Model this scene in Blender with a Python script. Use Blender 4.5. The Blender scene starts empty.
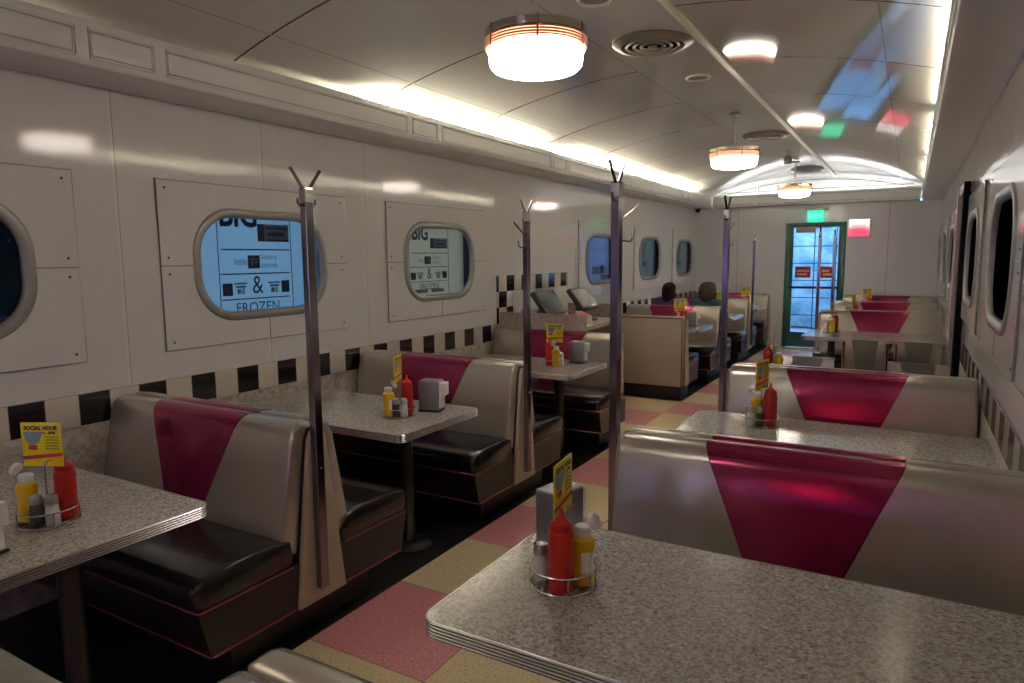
import bpy, bmesh, math, random
from mathutils import Vector, Matrix
random.seed(7)
SC = bpy.context.scene
COL = SC.collection
PI = math.pi

# ------------------------------------------------------------------ materials
def new_mat(name):
    m = bpy.data.materials.new(name); m.use_nodes = True
    nt = m.node_tree
    b = nt.nodes['Principled BSDF']
    return m, nt, b

def mat(name, col, rough=.5, metal=0., spec=.5, coat=0., coat_rough=.05, emis=None, estr=0., trans=0., noise=None, bump=None):
    m, nt, b = new_mat(name)
    c = tuple(col) + (1.,)
    b.inputs['Base Color'].default_value = c
    b.inputs['Roughness'].default_value = rough
    b.inputs['Metallic'].default_value = metal
    b.inputs['Specular IOR Level'].default_value = spec
    b.inputs['Coat Weight'].default_value = coat
    b.inputs['Coat Roughness'].default_value = coat_rough
    b.inputs['Transmission Weight'].default_value = trans
    if emis is not None:
        b.inputs['Emission Color'].default_value = tuple(emis) + (1.,)
        b.inputs['Emission Strength'].default_value = estr
    if noise or bump:
        tc = nt.nodes.new('ShaderNodeTexCoord')
    if noise:
        sc, amt, det = noise
        n = nt.nodes.new('ShaderNodeTexNoise'); n.inputs['Scale'].default_value = sc; n.inputs['Detail'].default_value = det
        nt.links.new(tc.outputs['Object'], n.inputs['Vector'])
        r = nt.nodes.new('ShaderNodeValToRGB')
        r.color_ramp.elements[0].position = .3; r.color_ramp.elements[1].position = .7
        r.color_ramp.elements[0].color = tuple(max(0, v*(1-amt)) for v in col) + (1.,)
        r.color_ramp.elements[1].color = tuple(min(1, v*(1+amt)) for v in col) + (1.,)
        nt.links.new(n.outputs['Fac'], r.inputs['Fac'])
        nt.links.new(r.outputs['Color'], b.inputs['Base Color'])
    if bump:
        sc, st, dist = bump
        n = nt.nodes.new('ShaderNodeTexNoise'); n.inputs['Scale'].default_value = sc; n.inputs['Detail'].default_value = 4
        nt.links.new(tc.outputs['Object'], n.inputs['Vector'])
        bp = nt.nodes.new('ShaderNodeBump'); bp.inputs['Strength'].default_value = st; bp.inputs['Distance'].default_value = dist
        nt.links.new(n.outputs['Fac'], bp.inputs['Height'])
        nt.links.new(bp.outputs['Normal'], b.inputs['Normal'])
    return m

class NG:
    """small helper for node maths"""
    def __init__(s, nt): s.nt = nt
    def val(s, op, a, b=None, c=None):
        n = s.nt.nodes.new('ShaderNodeMath'); n.operation = op
        for i, v in enumerate((a, b, c)):
            if v is None: continue
            if isinstance(v, (int, float)): n.inputs[i].default_value = v
            else: s.nt.links.new(v, n.inputs[i])
        return n.outputs[0]
    def xyz(s):
        tc = s.nt.nodes.new('ShaderNodeTexCoord'); sp = s.nt.nodes.new('ShaderNodeSeparateXYZ')
        s.nt.links.new(tc.outputs['Object'], sp.inputs[0]); s.tc = tc
        return sp.outputs[0], sp.outputs[1], sp.outputs[2]
    def line(s, v, pitch, off, hw):
        t = s.val('SUBTRACT', v, off); t = s.val('DIVIDE', t, pitch); t = s.val('ADD', t, .5)
        t = s.val('FRACT', t); t = s.val('SUBTRACT', t, .5); t = s.val('ABSOLUTE', t)
        return s.val('LESS_THAN', t, hw / pitch)
    def one(s, v, at, hw):
        t = s.val('SUBTRACT', v, at); t = s.val('ABSOLUTE', t); return s.val('LESS_THAN', t, hw)
    def mix(s, f, a, b):
        n = s.nt.nodes.new('ShaderNodeMix'); n.data_type = 'RGBA'
        if isinstance(f, (int, float)): n.inputs[0].default_value = f
        else: s.nt.links.new(f, n.inputs[0])
        for i, v in ((6, a), (7, b)):
            if isinstance(v, tuple): n.inputs[i].default_value = v + (1.,)
            else: s.nt.links.new(v, n.inputs[i])
        return n.outputs[2]
    def noise(s, scale, detail=2, rough=.5):
        n = s.nt.nodes.new('ShaderNodeTexNoise'); n.inputs['Scale'].default_value = scale
        n.inputs['Detail'].default_value = detail; n.inputs['Roughness'].default_value = rough
        s.nt.links.new(s.tc.outputs['Object'], n.inputs['Vector']); return n.outputs['Fac']
    def vor(s, scale):
        n = s.nt.nodes.new('ShaderNodeTexVoronoi'); n.inputs['Scale'].default_value = scale
        s.nt.links.new(s.tc.outputs['Object'], n.inputs['Vector']); return n
    def ramp(s, f, stops, interp='LINEAR'):
        r = s.nt.nodes.new('ShaderNodeValToRGB'); r.color_ramp.interpolation = interp
        e = r.color_ramp.elements
        while len(e) < len(stops): e.new(.5)
        for i, (p, c) in enumerate(stops):
            e[i].position = p; e[i].color = tuple(c) + (1.,)
        s.nt.links.new(f, r.inputs['Fac']); return r.outputs['Color']

WALLC = (.79, .785, .77)
def wall_material(name, pitch, off, z_lines=(), rough=.09):
    m, nt, b = new_mat(name); g = NG(nt); x, y, z = g.xyz()
    c = g.mix(g.line(y, pitch, off, .0075), WALLC, (.88, .85, .74))
    l2 = g.line(y, pitch, off + .0095, .002)
    c = g.mix(l2, c, (.42, .40, .38))
    for zz in z_lines: c = g.mix(g.one(z, zz, .003), c, (.35, .33, .31))
    nt.links.new(c, b.inputs['Base Color'])
    b.inputs['Roughness'].default_value = rough; b.inputs['Specular IOR Level'].default_value = .5
    n = g.noise(3.0, 2)
    bp = nt.nodes.new('ShaderNodeBump'); bp.inputs['Strength'].default_value = .03; bp.inputs['Distance'].default_value = .02
    nt.links.new(n, bp.inputs['Height']); nt.links.new(bp.outputs['Normal'], b.inputs['Normal'])
    return m

def far_wall_material():
    m, nt, b = new_mat('far_wall_laminate'); g = NG(nt); x, y, z = g.xyz()
    c = g.mix(g.line(x, 1.2, -.35, .004), (.79, .80, .81), (.40, .39, .39))
    nt.links.new(c, b.inputs['Base Color']); b.inputs['Roughness'].default_value = .16
    return m

def ceiling_material():
    m, nt, b = new_mat('ceiling_laminate'); g = NG(nt); x, y, z = g.xyz()
    base = (.60, .585, .545)
    side = g.val('MAXIMUM', g.val('LESS_THAN', x, -1.79), g.val('GREATER_THAN', x, -1.18))
    j = g.val('MULTIPLY', g.line(y, 1.17, 2.58, .008), side)
    c = g.mix(j, base, (.10, .09, .08))
    j2 = g.val('MULTIPLY', g.line(y, 1.17, 2.5935, .005), side)  # highlight painted beside each dark joint
    c = g.mix(j2, c, (.72, .68, .58))
    for xx in (-1.79, -2.93, -.2): c = g.mix(g.one(x, xx, .005), c, (.42, .39, .35))
    nt.links.new(c, b.inputs['Base Color'])
    b.inputs['Roughness'].default_value = .06; b.inputs['Specular IOR Level'].default_value = .7
    n = g.noise(1.6, 1)
    bp = nt.nodes.new('ShaderNodeBump'); bp.inputs['Strength'].default_value = .05; bp.inputs['Distance'].default_value = .02
    nt.links.new(n, bp.inputs['Height']); nt.links.new(bp.outputs['Normal'], b.inputs['Normal'])
    return m

def floor_material():
    m, nt, b = new_mat('floor_vinyl_tiles'); g = NG(nt); x, y, z = g.xyz()
    T = .61
    ix = g.val('FLOOR', g.val('DIVIDE', g.val('ADD', x, 2.15), T))
    iy = g.val('FLOOR', g.val('DIVIDE', g.val('SUBTRACT', y, 1.94), T))
    par = g.val('MODULO', g.val('ADD', g.val('ADD', ix, iy), 100), 2)
    sp = g.noise(90, 2)
    cream = g.ramp(sp, [(.33, (.42, .32, .18)), (.43, (.70, .57, .33)), (.7, (.74, .61, .37))])
    pink = g.ramp(sp, [(.33, (.36, .12, .13)), (.43, (.66, .27, .29)), (.7, (.70, .30, .32))])
    c = g.mix(g.val('GREATER_THAN', par, .5), pink, cream)
    jt = g.val('MAXIMUM', g.line(x, T, -2.15, .002), g.line(y, T, 1.94, .002))
    c = g.mix(jt, c, (.16, .09, .08))
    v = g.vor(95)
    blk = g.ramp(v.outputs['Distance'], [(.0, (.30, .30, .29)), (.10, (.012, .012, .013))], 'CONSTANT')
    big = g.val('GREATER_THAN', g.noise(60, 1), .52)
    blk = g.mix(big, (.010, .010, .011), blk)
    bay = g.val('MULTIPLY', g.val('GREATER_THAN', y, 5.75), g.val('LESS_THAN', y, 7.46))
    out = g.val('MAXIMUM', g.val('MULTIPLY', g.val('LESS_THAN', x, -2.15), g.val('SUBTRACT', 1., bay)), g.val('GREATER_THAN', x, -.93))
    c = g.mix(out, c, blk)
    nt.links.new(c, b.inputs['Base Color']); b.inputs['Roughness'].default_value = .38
    b.inputs['Specular IOR Level'].default_value = .4
    return m

def granite_material(name, dark, mid, light, rough=.22, scale=1.0):
    m, nt, b = new_mat(name); g = NG(nt); x, y, z = g.xyz()
    v = g.vor(130 * scale); n = g.noise(75 * scale, 3, .65)
    c1 = g.ramp(n, [(.36, dark), (.47, mid), (.62, light)])
    sep = nt.nodes.new('ShaderNodeSeparateColor'); nt.links.new(v.outputs['Color'], sep.inputs[0])
    c2 = g.ramp(sep.outputs[0], [(.0, dark), (.5, mid), (1., light)])
    c = g.mix(.5, c1, c2)
    nt.links.new(c, b.inputs['Base Color']); b.inputs['Roughness'].default_value = rough
    return m

def checker_material():
    m, nt, b = new_mat('checker_tiles'); g = NG(nt); x, y, z = g.xyz()
    P = .1527
    iy = g.val('FLOOR', g.val('DIVIDE', g.val('SUBTRACT', y, 1.465), P))
    iz = g.val('FLOOR', g.val('DIVIDE', g.val('SUBTRACT', z, .815), .157))
    par = g.val('MODULO', g.val('ADD', g.val('ADD', iy, iz), 200), 2)
    c = g.mix(g.val('GREATER_THAN', par, .5), (.011, .011, .013), (.66, .61, .53))
    jt = g.val('MAXIMUM', g.line(y, P, 1.465, .0015), g.line(z, .157, .815, .0015))
    c = g.mix(jt, c, (.25, .23, .21))
    nt.links.new(c, b.inputs['Base Color']); b.inputs['Roughness'].default_value = .13
    return m

def paper_poster(name, col):
    m = bpy.data.materials.new(name); m.use_nodes = True; nt = m.node_tree
    for n in list(nt.nodes): nt.nodes.remove(n)
    o = nt.nodes.new('ShaderNodeOutputMaterial'); t = nt.nodes.new('ShaderNodeBsdfTranslucent'); d = nt.nodes.new('ShaderNodeBsdfDiffuse')
    mx = nt.nodes.new('ShaderNodeMixShader'); mx.inputs[0].default_value = .25
    t.inputs[0].default_value = tuple(col) + (1.,); d.inputs[0].default_value = tuple(col) + (1.,)
    nt.links.new(t.outputs[0], mx.inputs[1]); nt.links.new(d.outputs[0], mx.inputs[2]); nt.links.new(mx.outputs[0], o.inputs[0])
    return m

def glass_material(name, tint=(1, 1, 1)):
    m = bpy.data.materials.new(name); m.use_nodes = True; nt = m.node_tree
    for n in list(nt.nodes): nt.nodes.remove(n)
    o = nt.nodes.new('ShaderNodeOutputMaterial'); t = nt.nodes.new('ShaderNodeBsdfTransparent'); gl = nt.nodes.new('ShaderNodeBsdfGlossy')
    gl.inputs['Roughness'].default_value = .01
    t.inputs[0].default_value = tuple(tint) + (1.,)
    fr = nt.nodes.new('ShaderNodeFresnel'); fr.inputs[0].default_value = 1.25
    mx = nt.nodes.new('ShaderNodeMixShader')
    nt.links.new(fr.outputs[0], mx.inputs[0]); nt.links.new(t.outputs[0], mx.inputs[1]); nt.links.new(gl.outputs[0], mx.inputs[2])
    nt.links.new(mx.outputs[0], o.inputs[0])
    return m

M = {}
M['wall'] = wall_material('wall_laminate', .9145, 2.037)
M['wall_r'] = wall_material('right_wall_laminate', .9145, 2.037, (1.12,), .05)
M['plaque'] = mat('plaque_laminate', (.79, .785, .77), .10)
M['far'] = far_wall_material()
M['ceil'] = ceiling_material()
M['floor'] = floor_material()
M['white_trim'] = mat('cornice_white', (.80, .80, .77), .25)
M['groove'] = mat('cornice_groove', (.46, .44, .41), .4)
M['tymp_line'] = mat('grey_moulding', (.22, .22, .22), .4)
M['cream_trim'] = mat('cream_batten', (.80, .76, .60), .3)
M['tympanum'] = mat('tympanum_white', (.82, .82, .82), .2)
M['granite'] = granite_material('grey_granite_laminate', (.15, .13, .12), (.37, .345, .32), (.62, .59, .55), .15, 1.25)
M['granite_wall'] = granite_material('beige_granite_laminate', (.25, .21, .18), (.42, .38, .33), (.56, .52, .46), .3, .35)
M['granite_pink'] = granite_material('pinkish_granite_laminate', (.26, .19, .17), (.42, .34, .31), (.52, .45, .41), .35, .5)
M['checker'] = checker_material()
M['silver'] = mat('pearl_beige_vinyl', (.53, .485, .415), .25, .55, .5, .35, .22, bump=(9, .12, .01))
M['magenta'] = mat('magenta_vinyl', (.30, .013, .075), .17, .6, .45, .4, .2, bump=(9, .12, .01))
M['black_vinyl'] = mat('black_vinyl', (.012, .012, .012), .24, 0., .5, .3, .12, bump=(6, .22, .02))
M['box_vinyl'] = mat('dark_brown_vinyl', (.017, .0135, .012), .33)
M['kick'] = mat('black_kick_plate', (.012, .011, .011), .4)
M['piping'] = mat('red_piping', (.22, .035, .045), .35)
M['black_trim'] = mat('black_welt', (.01, .01, .01), .4)
M['tan'] = mat('tan_panel', (.46, .385, .30), .35)
M['chrome'] = mat('chrome', (.34, .31, .33), .15, 1.)
M['steel'] = mat('brushed_steel', (.50, .49, .48), .32, 1.)
M['edge'] = mat('ribbed_aluminium', (.60, .59, .60), .26, 1.)
M['column'] = mat('black_column', (.022, .019, .02), .35)
M['wire'] = mat('chrome_wire', (.55, .54, .52), .25, 1.)
M['red_plastic'] = mat('red_squeeze_plastic', (.42, .012, .010), .35)
M['yellow_mustard'] = mat('mustard_plastic', (.78, .47, .015), .35)
M['white_plastic'] = mat('white_plastic', (.74, .74, .74), .35)
M['salt'] = mat('salt_glass', (.70, .70, .72), .12)
M['pepper'] = mat('pepper_glass', (.09, .08, .07), .12)
M['card_yellow'] = mat('yellow_card', (.78, .70, .01), .3)
M['card_blue'] = mat('card_blue_grey', (.22, .30, .42), .35)
M['card_red'] = mat('card_red', (.55, .03, .08), .35)
M['card_ink'] = mat('card_ink', (.10, .03, .03), .5)
M['card_pink'] = mat('card_pink', (.75, .45, .45), .4)
M['disp'] = mat('dispenser_grey', (.30, .30, .32), .3, .6)
M['napkin'] = mat('white_napkin', (.80, .80, .80), .8)
M['green_frame'] = mat('dark_green_paint', (.012, .085, .075), .35)
M['glass'] = glass_material('clear_glass')
M['dark'] = mat('dark_lining', (.008, .007, .010), .7, 0., .05)
M['ring'] = mat('porthole_ring_metal', (.36, .355, .345), .38, .45)
M['dark_glass'] = mat('dark_window_glass', (.006, .007, .010), .03, 0., .6)
M['ink'] = mat('poster_ink', (.012, .02, .04), .5)
M['ink_soft'] = mat('poster_grey_ink', (.10, .14, .19), .5)
M['paper_blue'] = paper_poster('poster_blue', (.36, .40, .40))
M['paper_grey'] = paper_poster('poster_grey_green', (.44, .35, .25))
M['paper_photo'] = paper_poster('poster_photo_blue', (.25, .22, .26))
M['paper_teal'] = paper_poster('poster_dim_teal', (.02, .04, .045))
M['paper_dim'] = paper_poster('poster_dim_grey', (.24, .24, .20))
M['bulb'] = mat('fluorescent_glow', (.9, .9, .9), .4, emis=(1., .92, .72), estr=560.)
M['bulb_right'] = mat('fluorescent_glow_soft', (.9, .9, .9), .4, emis=(1., .90, .70), estr=50.)
M['bulb_far'] = mat('daylight_fluorescent_glow', (.9, .9, .9), .4, emis=(.97, .98, 1.), estr=5.5)
M['bowl'] = mat('opal_bowl', (.9, .9, .88), .3, emis=(1., .90, .80), estr=6.)
M['copper'] = mat('copper_bands', (.85, .55, .40), .35, .7)
M['glow_peach'] = mat('lit_peach_glass', (.9, .7, .55), .4, emis=(1., .55, .32), estr=1.1)
M['brass'] = mat('polished_drum_metal', (.62, .57, .46), .2, 1.)
M['exit_green'] = mat('exit_sign_glow', (.02, .25, .15), .3, emis=(.02, .72, .36), estr=.55)
M['exit_ink'] = mat('exit_letters_glow', (.1, .5, .35), .3, emis=(.10, .85, .50), estr=.62)
M['notice'] = None
M['sticker_red'] = mat('red_door_sticker', (.42, .015, .02), .4)
M['sticker_pale'] = mat('sticker_lettering', (.80, .55, .40), .4)
M['screen'] = mat('dark_screen', (.10, .12, .12), .12, 0., .5)
M['screen_pale'] = mat('pale_screen', (.42, .44, .42), .10)
M['black_plastic'] = mat('black_plastic', (.015, .015, .016), .35)
M['beige_plastic'] = mat('beige_plastic', (.52, .46, .38), .4)
M['counter_top'] = mat('counter_edge_beige', (.46, .39, .31), .3, noise=(40, .15, 2))
M['counter_brown'] = granite_material('brown_granite_laminate', (.13, .09, .07), (.25, .18, .15), (.36, .28, .24), .25, .6)
M['chair_grey'] = mat('chair_grey_vinyl', (.13, .125, .115), .35)
M['skin'] = mat('skin', (.52, .31, .22), .5)
M['purple_cloth'] = mat('purple_cloth', (.075, .028, .13), .85, noise=(60, .25, 3))
M['teal_cloth'] = mat('teal_cloth', (.012, .050, .075), .85, noise=(60, .25, 3))
M['jeans'] = mat('dark_denim', (.02, .025, .05), .9)
M['hair_dark'] = mat('dark_brown_hair', (.028, .013, .012), .85, 0., .15, noise=(70, .5, 4))
M['hair_grey'] = mat('greying_brown_hair', (.075, .052, .04), .9, 0., .15, noise=(16, .6, 5))
M['shoe'] = mat('shoe_black', (.02, .02, .02), .6)
M['eye'] = mat('eye_white', (.7, .7, .7), .2)
M['lip'] = mat('lip', (.40, .14, .12), .5)
M['vent'] = mat('vent_metal', (.34, .32, .28), .3, .6)
M['vent_dark'] = mat('vent_shadow_gap', (.008, .008, .008), .8, 0., .1)
M['screw'] = mat('screw_head', (.12, .11, .10), .4, .7)
M['stool'] = mat('grey_laminate_top', (.20, .195, .18), .3, noise=(30, .08, 2))
M['casing'] = mat('door_casing', (.58, .48, .44), .3)

# ------------------------------------------------------------------ mesh helpers
class MB:
    def __init__(s): s.bm = bmesh.new()
    def poly(s, pts): 
        try: return s.bm.faces.new([s.bm.verts.new(p) for p in pts])
        except ValueError: return None
    def box(s, lo, hi, bev=0., seg=2):
        x0, y0, z0 = lo; x1, y1, z1 = hi
        t = bmesh.new()
        bmesh.ops.create_cube(t, size=1.)
        for v in t.verts:
            v.co = Vector(((x0 + x1) / 2 + v.co.x * (x1 - x0), (y0 + y1) / 2 + v.co.y * (y1 - y0), (z0 + z1) / 2 + v.co.z * (z1 - z0)))
        if bev > 0:
            bmesh.ops.bevel(t, geom=list(t.edges), offset=bev, segments=seg, profile=.5, affect='EDGES')
        s.add(t); return s
    def add(s, t, mtx=None):
        me = bpy.data.meshes.new('tmp'); t.to_mesh(me); t.free()
        if mtx: me.transform(mtx)
        s.bm.from_mesh(me); bpy.data.meshes.remove(me)
    def loft(s, rings, closed=True, caps=True):
        vs = [[s.bm.verts.new(p) for p in r] for r in rings]
        n = len(rings[0])
        for a, b in zip(vs, vs[1:]):
            for i in range(n if closed else n - 1):
                j = (i + 1) % n
                try: s.bm.faces.new((a[i], a[j], b[j], b[i]))
                except ValueError: pass
        if caps:
            for r in (vs[0][::-1], vs[-1]):
                try: s.bm.faces.new(r)
                except ValueError: pass
        return s
    def tube(s, pts, r, n=8, closed=False, r_end=None):
        pts = [Vector(p) for p in pts]; m = len(pts); rings = []
        up = None
        for i, p in enumerate(pts):
            if closed: d = pts[(i + 1) % m] - pts[i - 1]
            else: d = pts[min(i + 1, m - 1)] - pts[max(i - 1, 0)]
            d.normalize()
            if up is None:
                up = Vector((0, 0, 1)) if abs(d.z) < .9 else Vector((1, 0, 0))
            a = d.cross(up); 
            if a.length < 1e-5: a = d.cross(Vector((0, 1, 0)))
            a.normalize(); b = a.cross(d); up = b
            rr = r if r_end is None else r + (r_end - r) * i / (m - 1)
            rings.append([p + (a * math.cos(t) + b * math.sin(t)) * rr for t in (2 * PI * k / n for k in range(n))])
        if closed: rings.append(rings[0]); s.loft(rings, True, False); bmesh.ops.remove_doubles(s.bm, verts=s.bm.verts, dist=1e-6)
        else: s.loft(rings)
        return s
    def lathe(s, prof, c=(0, 0, 0), n=32, caps=True):
        cx, cy, cz = c
        s.loft([[(cx + r * math.cos(2 * PI * k / n), cy + r * math.sin(2 * PI * k / n), cz + z) for k in range(n)] for r, z in prof], True, caps)
        return s
    def prism(s, pts, axis, a, b):
        """pts 2-D polygon, extruded along axis from a to b"""
        def P(u, v, w):
            return {'x': (w, u, v), 'y': (u, w, v), 'z': (u, v, w)}[axis]
        s.loft([[P(u, v, w) for u, v in pts] for w in (a, b)]); return s
    def sphere(s, c, r, u=16, v=10):
        t = bmesh.new(); bmesh.ops.create_uvsphere(t, u_segments=u, v_segments=v, radius=1.)
        rx, ry, rz = r if isinstance(r, tuple) else (r, r, r)
        for w in t.verts: w.co = Vector((c[0] + w.co.x * rx, c[1] + w.co.y * ry, c[2] + w.co.z * rz))
        s.add(t); return s
    def mesh(s, name, m, smooth=True, angle=40):
        bmesh.ops.recalc_face_normals(s.bm, faces=s.bm.faces)
        me = bpy.data.meshes.new(name); s.bm.to_mesh(me); s.bm.free()
        if m: me.materials.append(m)
        if smooth:
            me.polygons.foreach_set('use_smooth', [True] * len(me.polygons))
            me.set_sharp_from_angle(angle=math.radians(angle))
        return me
    def build(s, name, m, parent=None, loc=None, smooth=True, angle=40):
        o = bpy.data.objects.new(name, s.mesh(name, m, smooth, angle)); COL.objects.link(o)
        if parent: o.parent = parent
        if loc: o.location = loc
        return o

def thing(name, label, cat, loc=(0, 0, 0), rz=0., group=None):
    o = bpy.data.objects.new(name, None); o.empty_display_size = .1; COL.objects.link(o)
    o.location = loc; o.rotation_euler = (0, 0, rz)
    return tag(o, label, cat, group)
def tag(o, label, cat, group=None):
    o['label'] = label; o['category'] = cat
    if group: o['group'] = group
    return o
def struct(o): o['kind'] = 'structure'; return o
def kids(o): return [c for c in o.children]
def dup(o, parent=None):
    c = o.copy(); COL.objects.link(c); c.parent = parent
    for ch in kids(o): dup(ch, c)
    return c
def instance(proto, label, loc, rz=0.):
    c = dup(proto); c['label'] = label; c.location = loc; c.rotation_euler = (0, 0, rz); return c
USED = set()
def place(proto, label, loc, rz=0., group=None):
    if id(proto) not in USED:
        USED.add(id(proto)); proto.location = loc; proto.rotation_euler = (0, 0, rz); proto['label'] = label; o = proto
    else: o = instance(proto, label, loc, rz)
    if group: o['group'] = group
    return o
def solid(name, lo, hi, m, parent=None, bev=0.):
    b = MB(); b.box(lo, hi, bev); return b.build(name, m, parent)

def rrect(hw, hh, r, n=10):
    """closed outline of a rounded rectangle, counter-clockwise from the right"""
    pts = []
    for cx, cy, a0 in ((hw - r, hh - r, 0), (-(hw - r), hh - r, PI / 2), (-(hw - r), -(hh - r), PI), (hw - r, -(hh - r), 1.5 * PI)):
        for k in range(n + 1):
            a = a0 + PI / 2 * k / n; pts.append((cx + r * math.cos(a), cy + r * math.sin(a)))
    return pts

# ------------------------------------------------------------------ dimensions (metres, camera above the origin)
XL, XR, YF, YN = -3.5, .368, 12.9, -4.5
ZS = 2.47            # soffit height
FL, FR = -3.17, .09  # fascia planes
XC = (FL + FR) / 2
RV = 5.44
def vault(x): return 2.955 - (RV - math.sqrt(RV * RV - (x - XC) ** 2))
WIN_L = [1.125, 2.95, 4.80, 8.32, 10.25, 12.1]
WIN_R = [2.07, 3.90, 5.78 - .05, 8.55, 10.35, 12.1]
ZW = 1.59

# ------------------------------------------------------------------ setting
b = MB(); b.poly([(XL, YN, 0), (XR, YN, 0), (XR, YF, 0), (XL, YF, 0)])
struct(b.build('floor', M['floor'], smooth=False))

def wall_with_holes(name, X, wins, m):
    b = MB(); holes = rrect(.485, .305, .24, 10)
    edges = [YN]
    for w in wins: edges += [w - .62, w + .62]
    edges.append(YF)
    z0, z1, zt = 1.1, 2.08, ZS
    def q(ya, yb, za, zb): b.poly([(X, ya, za), (X, yb, za), (X, yb, zb), (X, ya, zb)])
    for i in range(len(edges) - 1):
        ya, yb = edges[i], edges[i + 1]
        if yb - ya < 1e-4: continue
        if i % 2 == 0: q(ya, yb, 0, zt)
        else:
            q(ya, yb, 0, z0); q(ya, yb, z1, zt)
            w = (ya + yb) / 2; hw, hh = .62, (z1 - z0) / 2; zc = ZW; 
            ho = [Vector((u, v)) for u, v in holes]; outer = []
            for p in ho:
                s_ = min(hw / abs(p.x) if abs(p.x) > 1e-6 else 9, hh / abs(p.y) if abs(p.y) > 1e-6 else 9)
                outer.append(p * s_)
            n = len(ho)
            for k in range(n):
                j = (k + 1) % n
                a, c, d, e = ho[k], ho[j], outer[j], outer[k]
                f = [(X, w + t.x, zc + t.y) for t in (a, c, d)]
                corner = None
                if abs(abs(d.x) - hw) > 1e-6 and abs(abs(e.x) - hw) < 1e-6 or abs(abs(d.x) - hw) < 1e-6 and abs(abs(e.x) - hw) > 1e-6:
                    corner = (X, w + math.copysign(hw, d.x if abs(d.x) > .3 else e.x), zc + math.copysign(hh, d.y if abs(d.y) > .3 else e.y))
                if (d - e).length < 1e-6: b.poly(f)
                else:
                    if corner: f.append(corner)
                    f.append((X, w + e.x, zc + e.y)); b.poly(f)
    return struct(b.build(name, m, smooth=False))
wall_with_holes('wall_left', XL, WIN_L, M['wall'])
# right wall with a doorway at 6.2..6.95
wall_with_holes('wall_right', XR, WIN_R, M['wall_r'])
b = MB(); b.poly([(XL, YF, 0), (XR, YF, 0), (XR, YF, 3.1), (XL, YF, 3.1)])
# far wall with the glazed door opening cut out
b.bm.free(); b = MB()
DX0, DX1, DZ = -1.93, -.975, 2.17
for (xa, xb, za, zb) in ((XL, DX0, 0, ZS), (DX1, XR, 0, ZS), (DX0, DX1, DZ, ZS)):
    b.poly([(xa, YF, za), (xb, YF, za), (xb, YF, zb), (xa, YF, zb)])
struct(b.build('wall_far', M['far'], smooth=False))
b = MB(); b.poly([(XL, YN, 0), (XR, YN, 0), (XR, YN, 3.1), (XL, YN, 3.1)])
struct(b.build('wall_near', mat('near_wall_dark', (.10, .09, .10), .3), smooth=False))
# ceiling vault
b = MB(); N = 40; xs = [-3.40 + (.32 + 3.40) * k / N for k in range(N + 1)]
rows = [[(xs[0], y, 2.48)] + [(x, y, vault(x)) for x in xs] + [(xs[-1], y, 2.48)] for y in (YN, YF + .02)]
b.loft(rows, closed=False, caps=False)
struct(b.build('ceiling', M['ceil'], angle=60))
# tympanum closing the vault above the far soffit
b = MB()
top = [(x, YF, vault(x)) for x in xs]; bot = [(x, YF, 2.5) for x in xs]
b.loft([top, bot], closed=False, caps=False)
ty = struct(b.build('trim_1', M['tympanum'], smooth=False))
def arc_bar(xa, xb, z_off, r, parent, name='moulding'):
    n = 16; b = MB()
    b.tube([(xa + (xb - xa) * k / n, YF - .012, vault(xa + (xb - xa) * k / n) + z_off) for k in range(n + 1)], r, 6); return b.build(name, M['tymp_line'], parent)
for xa, xb in ((-3.2, -2.46), (-2.42, -.72), (-.68, .10)):
    arc_bar(xa, xb, -.06, .006, ty)
    b = MB(); b.tube([(xa, YF - .012, 2.74), (xb, YF - .012, 2.74)], .006, 6); b.build('moulding', M['tymp_line'], ty)
    for xx in (xa, xb):
        b = MB(); b.tube([(xx, YF - .012, 2.74), (xx, YF - .012, vault(xx) - .06)], .006, 6); b.build('moulding', M['tymp_line'], ty)

# cornices: horizontal soffit and upright fascia with raised mouldings
def cornice(name, xw, xf, side):
    d = 1 if side == 'l' else -1
    b = MB()
    prof = [(xw, ZS), (xw + d * .03, ZS - .012), (xf - d * .03, ZS), (xf - d * .008, ZS + .004), (xf, ZS + .018), (xf, ZS + .185), (xf - d * .006, ZS + .20), (xf - d * .022, ZS + .20), (xf - d * .022, ZS + .03), (xw, ZS + .03)]
    b.prism(prof, 'y', YN, YF)
    return struct(b.build(name, M['white_trim'], angle=30))
cl = cornice('trim_2', XL, FL, 'l')
cr = cornice('trim_3', XR, FR, 'r')
def frame_rect(xf, ya, yb, za, zb, d, parent):
    for off, m, r in ((0, 'white_trim', .006), (.011, 'groove', .0035)):
        b = MB(); x = xf + d * .001
        o = off
        b.tube([(x, ya + o, za + o), (x, yb - o, za + o), (x, yb - o, zb - o), (x, ya + o, zb - o)], r, 6, closed=True)
        b.build('moulding', M[m], parent)
y = 1.78 - 2.26 * 2
while y < 11.5:
    frame_rect(FL, y, y + .30, 2.508, 2.63, 1, cl); frame_rect(FL, y + .36, y + 2.20, 2.508, 2.63, 1, cl)
    frame_rect(FR, y, y + .30, 2.508, 2.63, -1, cr); frame_rect(FR, y + .36, y + 2.20, 2.508, 2.63, -1, cr)
    y += 2.26
# far cornice
b = MB()
b.prism([(YF, ZS), (12.62, ZS), (12.60, ZS + .015), (12.60, ZS + .20), (12.625, ZS + .20), (12.625, ZS + .03), (YF, ZS + .03)], 'x', FL + .022, FR - .022)
cf = struct(b.build('trim_4', M['white_trim'], angle=30))
for xa, xb in ((-3.1, -2.45), (-2.38, -.72), (-.65, .05)):
    b = MB(); b.tube([(xa, 12.598, 2.51), (xb, 12.598, 2.51), (xb, 12.598, 2.63), (xa, 12.598, 2.63)], .006, 6, closed=True); b.build('moulding', M['groove'], cf)
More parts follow.
